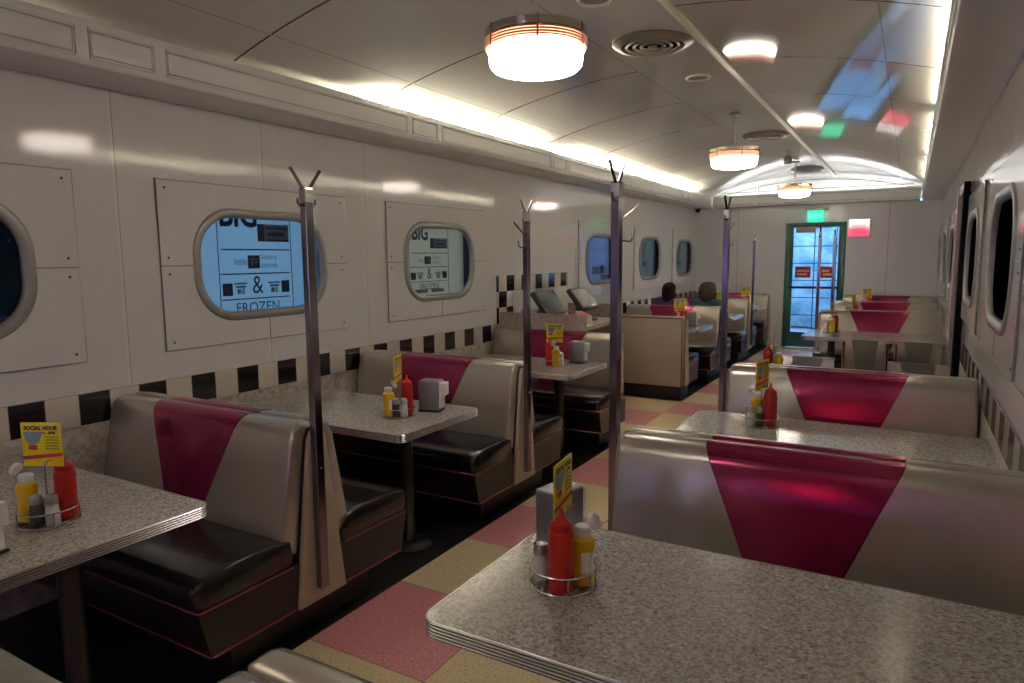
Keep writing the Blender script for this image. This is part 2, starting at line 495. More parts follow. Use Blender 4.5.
# ceiling batten
b = MB(); xb_ = -1.18
b.box((xb_ - .022, YN, vault(xb_) - .024), (xb_ + .022, YF, vault(xb_) - .001), .006)
struct(b.build('trim_5', M['cream_trim']))
# checker tile strip and laminate wainscot
b = MB(); b.box((XL + .001, YN, .815), (XL + .012, 5.70, .972), .002); b.box((XL + .001, 7.42, .815), (XL + .012, YF, .972), .002)
b.box((XL + .001, 5.712, .972), (XL + .012, 6.02, 1.286), .002); b.box((XL + .001, 5.712, 1.286), (XL + .012, 7.31, 1.443), .002)
struct(b.build('trim_6', M['checker']))
b = MB(); b.box((XR - .012, YN, .815), (XR - .001, 6.1, .972), .002); b.box((XR - .012, 7.1, .815), (XR - .001, YF, .972), .002)
struct(b.build('trim_7', M['checker']))
b = MB(); b.box((XL + .001, YN, .0), (XL + .010, YF, .812), .001); struct(b.build('trim_8', M['granite_wall']))
b = MB(); b.box((XR - .010, YN, .0), (XR - .001, 6.15, .812), .001); b.box((XR - .010, 7.05, .0), (XR - .001, YF, .812), .001); struct(b.build('trim_9', M['granite_wall']))

# ------------------------------------------------------------------ portholes
def ring_mesh(name):
    prof = [(.0, .0), (.003, .017), (.012, .023), (.040, .022), (.052, .016), (.056, .006), (.057, -.006), (.03, -.006)]
    b = MB(); rings = []
    for k, (inset, h) in enumerate(prof):
        pts = rrect(.512 - inset, .333 - inset, .27 - inset, 12)
        rings.append([(h, u, v) for u, v in pts])
    b.loft(rings + [rings[0]], True, False)
    return b.mesh(name, M['ring'], angle=60)
def plaque_mesh(name, top):
    # half of the raised laminate plate around the porthole (upper or lower half)
    hw, hh, th = .70, .46, .012
    inner = [p for p in rrect(.50, .32, .26, 12)]
    sgn = 1 if top else -1
    arc = sorted([(math.atan2(v * sgn, u), u, v) for u, v in inner if v * sgn >= -1e-9])
    arc = [(u, v) for a, u, v in arc]           # from +u to -u
    arc = [(.50, sgn * .002)] + arc[0:] + [(-.50, sgn * .002)]
    outer = [(-hw, sgn * .002), (-hw, sgn * hh), (hw, sgn * hh), (hw, sgn * .002)]
    b = MB()
    n = len(arc)
    # quads between the arc and the outer rectangle
    def proj(u, v):
        s = min(hw / abs(u) if abs(u) > 1e-6 else 9, hh / abs(v) if abs(v) > 1e-6 else 9); return (u * s, v * s)
    for k in range(n - 1):
        a, c = arc[k], arc[k + 1]; pa, pc = proj(*a), proj(*c)
        f = [a, c, pc]
        if (abs(abs(pa[0]) - hw) < 1e-6) != (abs(abs(pc[0]) - hw) < 1e-6): f.append((math.copysign(hw, a[0]), sgn * hh))
        f.append(pa); b.poly([(th, u, v) for u, v in f])
    for (ua, va), (ub, vb) in zip(outer, outer[1:]):
        b.poly([(0, ua, va), (0, ub, vb), (th, ub, vb), (th, ua, va)])
    b.poly([(0, -hw, sgn * .002), (0, -.5, sgn * .002), (th, -.5, sgn * .002), (th, -hw, sgn * .002)])
    b.poly([(0, hw, sgn * .002), (0, .5, sgn * .002), (th, .5, sgn * .002), (th, hw, sgn * .002)])
    bmesh.ops.remove_doubles(b.bm, verts=b.bm.verts, dist=1e-5)
    return b.mesh(name, M['plaque'], smooth=False)
ME_ring = ring_mesh('window'); ME_pt = plaque_mesh('surround_panel', True); ME_pb = plaque_mesh('surround_panel', False)
b = MB(); b.sphere((.012, 0, 0), (.004, .007, .007), 10, 6); ME_screw = b.mesh('screw', M['screw'])
b = MB(); pts = rrect(.463, .283, .22, 12); b.poly([(-.016, u, v) for u, v in pts]); ME_pane = b.mesh('pane', M['glass'], smooth=False)
b = MB(); pts = rrect(.463, .283, .22, 12); b.poly([(-.075, u, v) for u, v in pts]); ME_dpane = b.mesh('pane', M['dark_glass'], smooth=False)
b = MB(); b.loft([[(h, u, v) for u, v in rrect(.565, .39, .05, 4)] for h in (-.004, -.165)], True, False); b.box((-.17, .495, -.39), (-.162, .565, .39)); ME_box = b.mesh('window_housing', M['dark'], smooth=False)  # back strip added to shut the sky out beside the poster
b = MB(); b.loft([[(h, u, v) for u, v in rrect(.56, .38, .05, 4)] for h in (-.004, -.165)], True, False); b.poly([(-.165, u, v) for u, v in rrect(.56, .38, .05, 4)]); ME_cbox = b.mesh('window_housing', M['dark'], smooth=False)
b = MB(); b.box((.008, -.70, -.003), (.0135, -.505, .003)); b.box((.008, .505, -.003), (.0135, .70, .003)); b.box((.008, -.003, -.46), (.0135, .003, -.33)); ME_seam = b.mesh('seam', mat('seam_grey', (.33, .31, .30), .4), smooth=False)
b = MB(); b.tube([(.006, -.702, -.462), (.006, .702, -.462), (.006, .702, .462), (.006, -.702, .462)], .0055, 6, closed=True); ME_edge = b.mesh('edge_shade_line', mat('edge_shade_grey', (.40, .38, .36), .35))  # shadow line of the plaque edge, put in as a grey tube
def add(name, me, parent, loc=(0, 0, 0)):
    o = bpy.data.objects.new(name, me); COL.objects.link(o); o.parent = parent; o.location = loc; return o
wn = 0
for side, wins in (('l', WIN_L), ('r', WIN_R)):
    for w in wins:
        wn += 1
        o = bpy.data.objects.new('window_%d' % wn, ME_ring); COL.objects.link(o); struct(o)
        o.location = (XL if side == 'l' else XR, w, ZW); o.rotation_euler = (0, 0, 0 if side == 'l' else PI)
        add('surround_panel', ME_pt, o); add('surround_panel', ME_pb, o)
        add('pane', ME_pane if side == 'l' else ME_dpane, o)
        add('window_housing', ME_box if side == 'l' else ME_cbox, o)
        add('seam', ME_seam, o); add('edge_shade_line', ME_edge, o)
        for u in (-.655, .655):
            for v in (-.42, -.045, .045, .42): add('screw', ME_screw, o, (0, u, v))

# posters standing behind the left portholes
def text_mesh(body, size, align='CENTER', bold=0.):
    c = bpy.data.curves.new('t', 'FONT'); c.body = body; c.size = size; c.align_x = align; c.align_y = 'CENTER'; c.extrude = 0.; c.offset = bold; c.resolution_u = 3
    o = bpy.data.objects.new('t', c); COL.objects.link(o)
    bpy.context.view_layer.update()
    me = bpy.data.meshes.new_from_object(o.evaluated_get(bpy.context.evaluated_depsgraph_get()))
    bpy.data.objects.remove(o); bpy.data.curves.remove(c)
    return me
# matrix taking text plane (x right, y up) to a plane facing +X (right = +Y, up = +Z)
TX = Matrix(((0, 0, 1, 0), (1, 0, 0, 0), (0, 1, 0, 0), (0, 0, 0, 1)))
# plane facing -Y (right = +X, up = +Z)
TY = Matrix(((1, 0, 0, 0), (0, 0, -1, 0), (0, 1, 0, 0), (0, 0, 0, 1)))
def text_part(parent, name, body, size, m, at, plane=TX, sx=1., bold=0.):
    me = text_mesh(body, size, bold=bold)
    me.transform(Matrix.Translation(at) @ plane @ Matrix.Diagonal((sx, 1, 1, 1)))
    me.materials.clear(); me.materials.append(m); me.name = name
    o = bpy.data.objects.new(name, me); COL.objects.link(o); o.parent = parent; return o
def bars(parent, name, rects, m, x=.003):
    b = MB()
    for ya, yb, za, zb in rects: b.box((x - .002, ya, za), (x, yb, zb))
    return b.build(name, m, parent, smooth=False)
def poster(w, paper, label, style):
    o = thing('window_poster', label, 'poster', (-3.604, w + .10, ZW), 0, 'posters behind the portholes')
    kz = .79 if paper == 'paper_grey' else 1.
    b = MB(); b.box((-.004, -.62, -.36), (0, .445, .36), .001); b.build('sheet', M[paper], o)
    c = 3.05; K = lambda y: y - c; Z = lambda z: (z - ZW) * kz
    if style == 'text':
        bars(o, 'rule_lines', [(K(2.686), K(2.691), -.36, .36), (K(3.247), K(3.252), -.36, .36),
             (K(2.71), K(3.235), Z(1.679), Z(1.687)), (K(2.70), K(3.23), Z(1.529), Z(1.537)), (K(2.70), K(3.22), Z(1.373), Z(1.380))], M['ink'])
        text_part(o, 'headline', 'BIG', .215 * kz, M['ink'], (.003, K(2.845), Z(1.892)), sx=.86, bold=.006)
        bars(o, 'picture', [(K(2.985), K(3.235), Z(1.735), Z(1.845))], M['ink_soft'], .003)
        bars(o, 'picture_detail', [(K(2.985), K(3.035), Z(1.735), Z(1.845)), (K(3.06), K(3.20), Z(1.77), Z(1.795)), (K(3.05), K(3.22), Z(1.815), Z(1.828)), (K(3.05), K(3.235), Z(1.735), Z(1.75))], M['ink'], .0045)
        bars(o, 'emblem', [(K(2.90), K(2.99), Z(1.565), Z(1.648))], M['ink'])
        bars(o, 'emblem_detail', [(K(2.925), K(2.935), Z(1.585), Z(1.63)), (K(2.95), K(2.975), Z(1.60), Z(1.61)), (K(2.91), K(2.98), Z(1.622), Z(1.628))], M['ink_soft'], .0045)
        text_part(o, 'word', 'little', .060 * kz, M['ink_soft'], (.003, K(2.845), Z(1.607)), sx=.9)
        text_part(o, 'word', 'luxury\nstories', .052 * kz, M['ink_soft'], (.003, K(3.065), Z(1.612)), sx=.95)
        text_part(o, 'ampersand', '&', .165 * kz, M['ink'], (.003, K(2.965), Z(1.457)), sx=.85)
        bars(o, 'square', [(K(2.706), K(2.777), Z(1.400), Z(1.477))], M['ink'])
        bars(o, 'square', [(K(3.157), K(3.222), Z(1.405), Z(1.483))], M['ink'])
        for y0 in (2.79, 3.05):
            bars(o, 'ornament', [(K(y0), K(y0 + .095), Z(1.468), Z(1.478)), (K(y0 + .012), K(y0 + .085), Z(1.447), Z(1.460)), (K(y0 + .02), K(y0 + .05), Z(1.41), Z(1.44)), (K(y0 + .06), K(y0 + .072), Z(1.405), Z(1.445))], M['ink_soft'])
        text_part(o, 'word', 'FROZEN', .092 * kz, M['ink'], (.003, K(2.965), Z(1.318)), sx=.98)
        if kz < 1: bars(o, 'small_words', [(K(2.76), K(2.94), -.265, -.235), (K(2.99), K(3.17), -.265, -.235)], M['ink_soft'])
    elif style == 'photo':
        bars(o, 'picture', [(-.12, .12, -.20, -.10), (.16, .44, -.27, -.22)], M['ink_soft'])
        bars(o, 'picture_detail', [(.15, .27, -.19, -.08)], M['ink'], .0045)
    else:
        bars(o, 'picture', [(-.15, -.02, -.15, .22), (-.30, -.22, -.28, .10), (.05, .16, -.20, -.02)], M['ink_soft'])
        bars(o, 'picture_detail', [(-.12, .02, -.12, -.06), (-.02, .03, .18, .24)], M['ink'], .0045)
    return o
poster(WIN_L[0] + .0, 'paper_teal', 'dim teal poster behind the left-cut nearest porthole', 'photo')
poster(WIN_L[1], 'paper_blue', 'bright blue lettered poster behind the porthole by the nearest coat pole', 'text')
poster(WIN_L[2] - .04, 'paper_grey', 'grey-green lettered poster behind the porthole before the register counter', 'text')
poster(WIN_L[3] - .02, 'paper_photo', 'blue picture poster behind the porthole above the register counter', 'photo')
poster(WIN_L[4] + .0, 'paper_dim', 'grey picture poster behind the second porthole from the far end', 'dim')
poster(WIN_L[5], 'paper_dim', 'grey picture poster behind the porthole next to the far wall', 'dim')

# ------------------------------------------------------------------ doors
def green_door():
    d = struct(solid('door_1', (DX0, YF - .03, 0), (DX0 + .07, YF + .06, DZ), M['green_frame'], bev=.006))
    solid('jamb', (DX1 - .07, YF - .03, 0), (DX1, YF + .06, DZ), M['green_frame'], d, .006)
    solid('header', (DX0 + .07, YF - .03, DZ - .06), (DX1 - .07, YF + .06, DZ), M['green_frame'], d, .006)
    gx0, gx1, gz0, gz1 = -1.80, -1.085, .27, 2.09
    b = MB()
    b.box((DX0 + .07, YF - .015, 0.01), (gx0, YF + .03, DZ - .06)); b.box((gx1, YF - .015, .01), (DX1 - .07, YF + .03, DZ - .06))
    b.box((gx0, YF - .015, .01), (gx1, YF + .03, gz0)); b.box((gx0, YF - .015, gz1), (gx1, YF + .03, DZ - .06))
    leaf = b.build('leaf', M['green_frame'], d, smooth=False)
    solid('glass_pane', (gx0, YF + .005, gz0), (gx1, YF + .009, gz1), M['glass'], leaf)
    b = MB(); 
    for xx in (-1.455, -1.115): b.box((xx - .007, YF - .012, gz0), (xx + .007, YF + .004, gz1))
    for zz in (1.77, 1.475, 1.18, .88, .575): b.box((gx0, YF - .011, zz - .007), (gx1, YF + .004, zz + .007))
    b.build('muntins', M['green_frame'], leaf, smooth=False)
    b = MB(); b.tube([(-1.86, YF - .07, 1.06), (-1.04, YF - .07, 1.06)], .022, 10); b.box((-1.87, YF - .08, 1.03), (-1.83, YF - .012, 1.09)); b.box((-1.07, YF - .08, 1.03), (-1.03, YF - .012, 1.09))
    b.build('push_bar', M['column'], d)
    b = MB(); b.box((-1.76, YF - .075, 2.0), (-1.44, YF - .015, 2.10), .008); b.box((-1.45, YF - .06, 2.07), (-1.20, YF - .045, 2.085)); b.build('door_closer', M['counter_top'], d)
    for x0, x1, lines in ((-1.757, -1.506, ((0, 1), (.06, .9))), (-1.375, -1.131, ((.15, .75), (.25, 1)))):
        s = solid('warning_sticker', (x0, YF - .004, 1.225), (x1, YF + .003, 1.42), M['sticker_red'], d)
        b = MB()
        for r, (u0, u1) in enumerate(lines):
            z = 1.345 - r * .062; ux = x0 + .02 + (x1 - x0 - .04) * u0; ue = x0 + .02 + (x1 - x0 - .04) * u1; k = 0
            while ux < ue - .01:
                b.box((ux, YF - .006, z - .017), (min(ux + .017, ue), YF - .004, z + .017)); ux += .024; k += 1
        b.build('sticker_lettering', M['sticker_pale'], s, smooth=False)
green_door()
# dark doorway on the right wall
d2 = struct(solid('door_2', (XR - .05, 6.36, .02), (XR - .006, 6.44, 2.17), M['dark'], bev=.003))
solid('leaf', (XR - .02, 6.44, .02), (XR - .006, 7.05, 2.10), M['dark'], d2, .002)
solid('casing', (XR - .055, 7.05, 0), (XR - .004, 7.13, 2.17), M['casing'], d2, .004)
solid('casing', (XR - .045, 6.44, 2.10), (XR - .004, 7.05, 2.17), M['casing'], d2, .004)

# outdoors beyond the glazed door
def outdoor():
    m, nt, bs = new_mat('pale_wintry_planting'); g = NG(nt); g.xyz()
    c = g.ramp(g.noise(3.2, 6, .65), [(.33, (.12, .25, .33)), (.5, (.24, .38, .47)), (.70, (.42, .53, .58))])
    nt.links.new(c, bs.inputs['Base Color']); bs.inputs['Roughness'].default_value = .9
    b = MB(); n = 26; rows = []
    for i in range(n):
        x = -6.5 + 8.5 * i / (n - 1)
        rows.append([(x, 16.4 - .45 * math.sin(PI * k / 12) + .12 * math.sin(5 * x + k), .02 + 2.3 * k / 12) for k in range(13)] + [(x, 17.2, 2.3), (x, 17.2, .02)])
    b.loft(rows); o = b.build('hedge', m)
    tag(o, 'pale frosted hedge seen through the green glazed door', 'hedge'); o['kind'] = 'structure'
    b = MB(); b.poly([(-9, YF + .06, -.01), (4, YF + .06, -.01), (4, 22, -.01), (-9, 22, -.01)])
    struct(b.build('ground', mat('outdoor_paving', (.35, .37, .40), .9), smooth=False))
outdoor()

# ------------------------------------------------------------------ booth benches
def end_inset(prof, f):
    cy = sum(p[0] for p in prof) / len(prof); cz = sum(p[1] for p in prof) / len(prof)
    return [(cy + (y - cy) * f, cz + (z - cz) * f) for y, z in prof]
BACK = [(.010, .38), (.005, .936), (.010, .942), (.050, .945), (.078, .936), (.099, .915), (.114, .880), (.136, .77), (.162, .63), (.182, .52), (.200, .42), (.196, .38)]
SEAT = [(.12, .354), (.588, .354), (.596, .375), (.602, .405), (.600, .435), (.586, .458), (.55, .472), (.44, .486), (.31, .488), (.20, .480), (.14, .46)]
def hwz(z): return max(.10, .315 - .44 * (.94 - z))
def make_bench(L, sides, single_panel=False, end=True):
    o = thing('booth_bench', '', 'booth bench', group='booth benches')
    y0, y1 = (-.41 if -1 in sides else 0.), (.41 if 1 in sides else 0.)
    b = MB(); b.box((0.005, y0, 0), (L - .075, y1, .16), .004); b.build('kick_base', M['kick'], o)
    for s in sides:
        b = MB(); pr = [(.0, .16), (.540, .16), (.545, .165), (.587, .348), (.585, .352), (0, .352)]
        b.prism([(s * y, z) for y, z in pr], 'x', 0.005, L); b.build('seat_box', M['box_vinyl'], o)
        b = MB()
        for yy, zz, yin in ((.589, .352, .15), (.546, .163, .15)):
            b.tube([(0.01, s * yy, zz), (L - .006, s * yy, zz), (L + .003, s * (yy - .008), zz), (L + .003, s * yin, zz)], .0048, 6)
        b.build('piping', M['piping'], o)
        b = MB(); rings = []
        for x, f in ((.005, .90), (.012, .96), (.03, 1.), (L * .5, 1.), (L - .035, 1.), (L - .012, .975), (L - .002, .93), (L + .002, .86)):
            pr = end_inset(SEAT, f); rings.append([(x, s * y, max(z, .354)) for y, z in pr])
        b.loft(rings); b.build('seat_cushion', M['black_vinyl'], o, angle=60)
        # back: two beige flanks and a magenta middle tapering downwards
        c = L / 2; bk = MB()
        for sg in (-1, 1):
            rings = []
            xe = c + sg * c
            for t, f in ((0, 1.), (.5, 1.), (.93, 1.), (.975, .985), (.993, .94), (1., .87)):
                pr = end_inset(BACK, f)
                rings.append([((c + sg * (hwz(BACK[k][1]) + .0015)) * (1 - t) + (xe - sg * .012) * t, s * p[0], p[1]) for k, p in enumerate(pr)])
            bk.loft(rings)
        bo = bk.build('backrest', M['silver'], o, angle=60)
        b = MB()
        b.loft([[(c + sg * (hwz(z) - .0015), s * (y + (.002 if y > .02 else 0)), z + (.002 if z > .9 else 0)) for y, z in BACK] for sg in (-1, -.33, .33, 1)])
        mp = b.build('center_panel', M['magenta'], bo, angle=60)
        b = MB(); b.tube([(c - .30, s * .1035, .912), (c + .30, s * .1035, .912)], .0028, 6); b.build('seam', M['magenta'], mp)
    # tan end board facing the aisle
    if not end: return o
    if single_panel:
        s = sides[0]
        pl = [(0, .16), (s * .135, .16), (s * .05, .88), (s * .035, .905), (0, .905)]
        tr = [(0, .15), (s * .146, .15), (s * .058, .89), (s * .04, .916), (0, .916)]
    else:
        pl = [(-.135, .16), (.135, .16), (.047, .865), (.028, .905), (-.028, .905), (-.047, .865)]
        tr = [(-.146, .152), (.146, .152), (.055, .872), (.034, .918), (-.034, .918), (-.055, .872)]
    b = MB(); b.prism(pl, 'x', L - .012, L + .016); ep = b.build('end_panel', M['tan'], o)
    b = MB(); b.prism(tr, 'x', L - .03, L - .004); b.build('edge_welt', M['black_trim'], ep)
    return o
LB, RB = 1.325, 1.315
XLB, XRB = -3.475, .360
BL = make_bench(LB, (1, -1)); BR = make_bench(RB, (1, -1))
gl, gr = 'booth benches along the porthole wall', 'booth benches along the right wall'
place(BL, 'double booth bench nearest along the left wall, foremost coat pole on its end', (XLB, 2.02, 0), 0, gl)
place(BL, 'double booth bench on the left, second from the camera, behind the laid table', (XLB, 3.83, 0), 0, gl)
place(BL, 'double booth bench on the left that the two people sit on', (XLB, 9.28, 0), 0, gl)
place(BL, 'double booth bench on the left beyond the two people, last before the wall', (XLB, 11.11, 0), 0, gl)
def single(L, s, label, loc, rz, g, end=True):
    o = make_bench(L, (s,), True, end); o['label'] = label; o.location = loc; o.rotation_euler = (0, 0, rz); o['group'] = g; return o
single(LB, -1, 'single booth bench on the left backed against the speckled register counter', (XLB, 5.70, 0), 0, gl, False)
b4 = single(LB, 1, 'single booth bench whose flat tan back panel faces the register counter', (XLB, 7.56, 0), 0, gl)
bp_ = solid('back_panel', (0, -.06, .15), (LB - .01, -.004, .945), M['tan'], b4, .006)
b = MB(); b.tube([(0.01, -.062, .155), (.01, -.062, .925), (LB - .02, -.062, .925), (LB - .02, -.062, .155)], .006, 6); b.build('edge_welt', M['black_trim'], bp_)
solid('panel_base', (0, -.045, 0), (LB - .02, -.006, .15), M['kick'], b4, .003)
single(LB, -1, 'single booth bench on the left against the far wall', (XLB, 12.86, 0), 0, gl)
place(BR, 'booth bench at the bottom edge, only its beige top showing beside the aisle', (XRB, .70, 0), PI, gr)
place(BR, 'large foreground double booth bench with magenta middle behind the nearest right table', (XRB, 2.53, 0), PI, gr)
place(BR, 'second right-hand double booth bench with magenta middle, behind the second right table', (XRB, 4.40, 0), PI, gr)
place(BR, 'right-hand double booth bench just beyond the table with chairs', (XRB, 9.30, 0), PI, gr)
place(BR, 'right-hand double booth bench, second beyond the table with chairs', (XRB, 11.13, 0), PI, gr)
single(RB, 1, 'right-hand single booth bench against the far wall', (XRB, 12.86, 0), PI, gr)

# ------------------------------------------------------------------ coat poles
def make_pole(rod, reach=.16):
    o = thing('coat_pole', '', 'coat pole', group='chrome coat poles')
    b = MB(); b.box((-.017, -.021, .22), (.017, .021, 1.905), .003); b.build('post', M['chrome'], o, smooth=False)
    b = MB(); b.box((-.018, -.022, 1.845), (.018, .022, 1.90), .003); b.build('collar', M['steel'], o, smooth=False)
    for s in (-1, 1):
        b = MB(); b.tube([(.0, s * .012, 1.895), (0, s * .078, 1.978)], .007, 8); b.build('prong', M['chrome'], o)
        b = MB(); b.tube([(0, s * .02, 1.835), (0, s * .038, 1.832), (0, s * .047, 1.845), (0, s * .046, 1.862)], .0045, 8); b.build('hook', M['chrome'], o)
    for s in rod:
        b = MB(); b.tube([(0, s * .02, 1.755), (0, s * reach, 1.835)], .006, 8); b.build('hat_rod', M['chrome'], o)
        b = MB(); b.tube([(0, s * .02, 1.685), (0, s * (reach - .085), 1.680), (0, s * (reach - .06), 1.695), (0, s * (reach - .055), 1.725)], .0045, 8); b.build('hook', M['chrome'], o)
    for zz in (1.885, 1.865, .75, .40):
        b = MB(); b.sphere((.017, 0, zz), (.003, .006, .006), 8, 6); b.build('bolt', M['steel'], o)
    return o
p2 = make_pole(()); p0 = make_pole((-1,))
xp = XLB + LB + .035
place(p2, 'foremost chrome coat pole on the left, crossing the blue poster porthole', (xp, 2.0, 0))
place(p0, 'slim chrome coat pole second on the left, before the register counter', (xp, 3.825, 0))
place(p0, 'distant coat pole on the left bench that the two people sit on', (xp, 9.28, 0))
place(p0, 'most distant coat pole on the left, thin against the far wall', (xp, 11.11, 0))
p1 = make_pole((1,), .235); xq = XRB - RB - .035
place(p1, 'tall purple-tinted coat pole in mid picture at the end of the foreground right bench', (xq, 2.51, 0))
place(p1, 'coat pole at the end of the second right-hand bench', (xq, 4.33, 0))
place(p1, 'coat pole standing in front of the green door glass, left one', (xq, 9.30, 0))
place(p1, 'coat pole standing in front of the green door glass, thin right one', (xq, 11.13, 0))

# ------------------------------------------------------------------ tables
def make_table(L):
    o = thing('dining_table', '', 'table', group='booth tables')
    hw, r = .36, .05
    out = [(0, -hw)] + [(L - r + r * math.cos(a), -hw + r + r * math.sin(a)) for a in (-PI / 2 + PI / 2 * k / 8 for k in range(9))] + \
          [(L - r + r * math.cos(a), hw - r + r * math.sin(a)) for a in (PI / 2 * k / 8 for k in range(9))] + [(0, hw)]
    b = MB(); b.prism(out, 'z', .716, .75); b.build('tabletop', M['granite'], o)
    prof = [(0, .708)]
    for k in range(5):
        z = .709 + k * .0083; prof += [(.003, z), (.0055, z + .0022), (.0055, z + .0055), (.003, z + .0078)]
    prof += [(.003, .7508), (-.002, .7508)]
    b = MB(); rings = []
    for i, (x, y) in enumerate(out):
        p = Vector(out[max(i - 1, 0)]); q = Vector(out[min(i + 1, len(out) - 1)]); d = (q - p).normalized(); n = Vector((d.y, -d.x))
        if i == 0: n = Vector((0, -1))
        if i == len(out) - 1: n = Vector((0, 1))
        rings.append([(x + n.x * h, y + n.y * h, z) for h, z in prof])
    b.loft(rings); b.build('metal_edge', M['edge'], o, angle=25)
    cx = L - .27
    b = MB(); b.lathe([(.038, .02), (.038, .70)], (cx, 0, 0), 20); b.build('column', M['column'], o)
    b = MB(); b.lathe([(.135, 0), (.135, .008), (.11, .018), (.05, .03)], (cx, 0, 0), 24); b.build('floor_flange', M['column'], o)
    b = MB(); b.box((cx - .16, -.16, .70), (cx + .16, .16, .716), .003); b.build('mounting_plate', M['column'], o)
    return o
TL = make_table(1.355); XTL = -3.485
TR = make_table(1.348); XTR = .357
tg = 'speckled granite-look tables'
TLY = [1.14, 2.925, 4.87, 8.37, 10.2, 12.0]; TRY = [1.60, 3.48, 5.20, 8.28, 10.21, 12.0]
for y, l in zip(TLY, ('speckled table cut by the left picture edge', 'speckled table between the first two left benches', 'speckled table on the left in front of the register counter',
                      'speckled table in front of the two seated people', 'speckled table the two people sit at', 'speckled table in the last left booth by the far wall')):
    place(TL, l, (XTL, y, 0), 0, tg)
for y, l in zip(TRY, ('large speckled table in the right foreground', 'second speckled table on the right, behind the big magenta bench', 'speckled table on the right hidden behind the second right bench',
                      'speckled table on the right with two low chairs tucked at it', 'speckled table on the right just past the first far bench', 'speckled table in the last right booth')):
    place(TR, l, (XTR, y, 0), PI, tg)

# ------------------------------------------------------------------ table-top things
def ring_pts(r, z, n=28): return [(r * math.cos(2 * PI * k / n), r * math.sin(2 * PI * k / n), z) for k in range(n)]
def make_caddy():
    o = thing('condiment_caddy', '', 'condiment caddy', group='wire condiment caddies')
    b = MB()
    for z in (.004, .050): b.tube(ring_pts(.089, z), .0028, 6, closed=True)
    for k in range(8):
        a = 2 * PI * k / 8 + .2; b.tube([(.089 * math.cos(a), .089 * math.sin(a), .004), (.089 * math.cos(a), .089 * math.sin(a), .050)], .0022, 6)
    for k in range(7):
        t = -.066 + .022 * k; h = math.sqrt(.089 ** 2 - t * t); b.tube([(t, -h, .004), (t, h, .004)], .0018, 6)
    b.build('basket', M['wire'], o)
    b = MB(); b.tube([(0, 0, .004), (0, 0, .19), (.012, 0, .21), (0.03, 0, .215)], .003, 8); b.tube([(0, 0, .19), (-.012, 0, .21), (-.03, 0, .215)], .003, 8); b.build('card_clip', M['wire'], o)
    return o
def make_ketchup():
    o = thing('ketchup_bottle', '', 'ketchup bottle', group='red ketchup bottles')
    b = MB(); b.lathe([(.028, 0), (.033, .005), (.033, .055), (.0315, .07), (.033, .085), (.033, .155), (.030, .164)], n=24); b.build('bottle', M['red_plastic'], o)
    b = MB(); b.lathe([(.029, .164), (.029, .182), (.018, .190), (.009, .198), (.004, .222), (.002, .223)], n=20); b.build('nozzle_cap', M['red_plastic'], o)
    return o
def make_mustard():
    o = thing('mustard_bottle', '', 'mustard bottle', group='yellow mustard bottles')
    b = MB(); b.lathe([(.026, 0), (.031, .005), (.032, .036), (.0275, .062), (.028, .078), (.033, .105), (.031, .126), (.019, .137)], n=24); b.build('bottle', M['yellow_mustard'], o)
    b = MB(); b.loft([[(q * math.cos(a), q * math.sin(a), z) for a in (PI * .6 + 1.5 * k / 8 for k in range(9))] for q, z in ((.0322, .040), (.0284, .062), (.0288, .078), (.0322, .096))], False, False); b.build('paper_label', M['white_plastic'], o)
    b = MB(); b.lathe([(.022, .135), (.023, .139), (.023, .156), (.019, .160)], n=20); c = b.build('cap', M['white_plastic'], o)
    t = bmesh.new(); bmesh.ops.create_cone(t, cap_ends=True, segments=16, radius1=.023, radius2=.019, depth=.015)
    b = MB(); b.add(t, Matrix.Translation((-.033, 0, .178)) @ Matrix.Rotation(math.radians(-62), 4, 'Y')); b.build('flip_lid', M['white_plastic'], c)
    return o
def make_shaker(name, label, key, cat, g):
    o = thing(name, '', cat, group=g)
    b = MB(); b.lathe([(.021, 0), (.0228, .003), (.0218, .035), (.0185, .072)], n=12); b.build('glass_body', M[key], o)
    b = MB(); b.lathe([(.020, .070), (.0205, .074), (.0205, .086), (.016, .098), (.006, .103)], n=16); b.build('metal_top', M['steel'], o)
    return o
def make_card():
    o = thing('menu_card', '', 'menu card', group='yellow drink-special cards')
    b = MB(); b.box((-.068, -.0015, 0), (.068, .0015, .148), .0004); b.build('card', M['card_yellow'], o)
    for s in (-1, 1):       # printed on both faces
        P = TY if s == -1 else (Matrix.Rotation(PI, 4, 'Z') @ TY)
        text_part(o, 'heading', 'SOCIAL HOUR', .0185, M['card_ink'], (0, s * .0022, .129), P, .93, .0012)
        text_part(o, 'hours', '4 - 6PM', .013, M['card_ink'], (-s * .028, s * .0022, .113), P, 1., .0008)
        b = MB(); pr = [(-.060, .118), (.008, .118), (-.006, .086), (-.022, .074), (-.040, .074), (-.054, .086)]
        b.prism([(-s * x, z) for x, z in pr], 'y', s * .0015, s * .0022); b.build('martini_glass', M['card_blue'], o)
        b = MB(); b.prism([(-s * x, z) for x, z in ((-.045, .072), (-.017, .072), (-.015, .056), (-.047, .056))], 'y', s * .0015, s * .0022); b.build('drink', M['card_red'], o)
        b = MB(); b.prism([(-s * x, z) for x, z in ((-.068, .022), (.068, .034), (.068, .046), (-.068, .034))], 'y', s * .0015, s * .0021); b.build('banner', M['card_red'], o)
        b = MB()
        for k, z in enumerate((.098, .088, .078, .068, .058)):
            b.box((min(-s * .012, -s * .058), min(s * .0015, s * .0021), z), (max(-s * .012, -s * .058), max(s * .0015, s * .0021), z + .0025))
        b.build('small_print', M['card_pink'] if False else M['card_ink'], o, smooth=False)
    return o
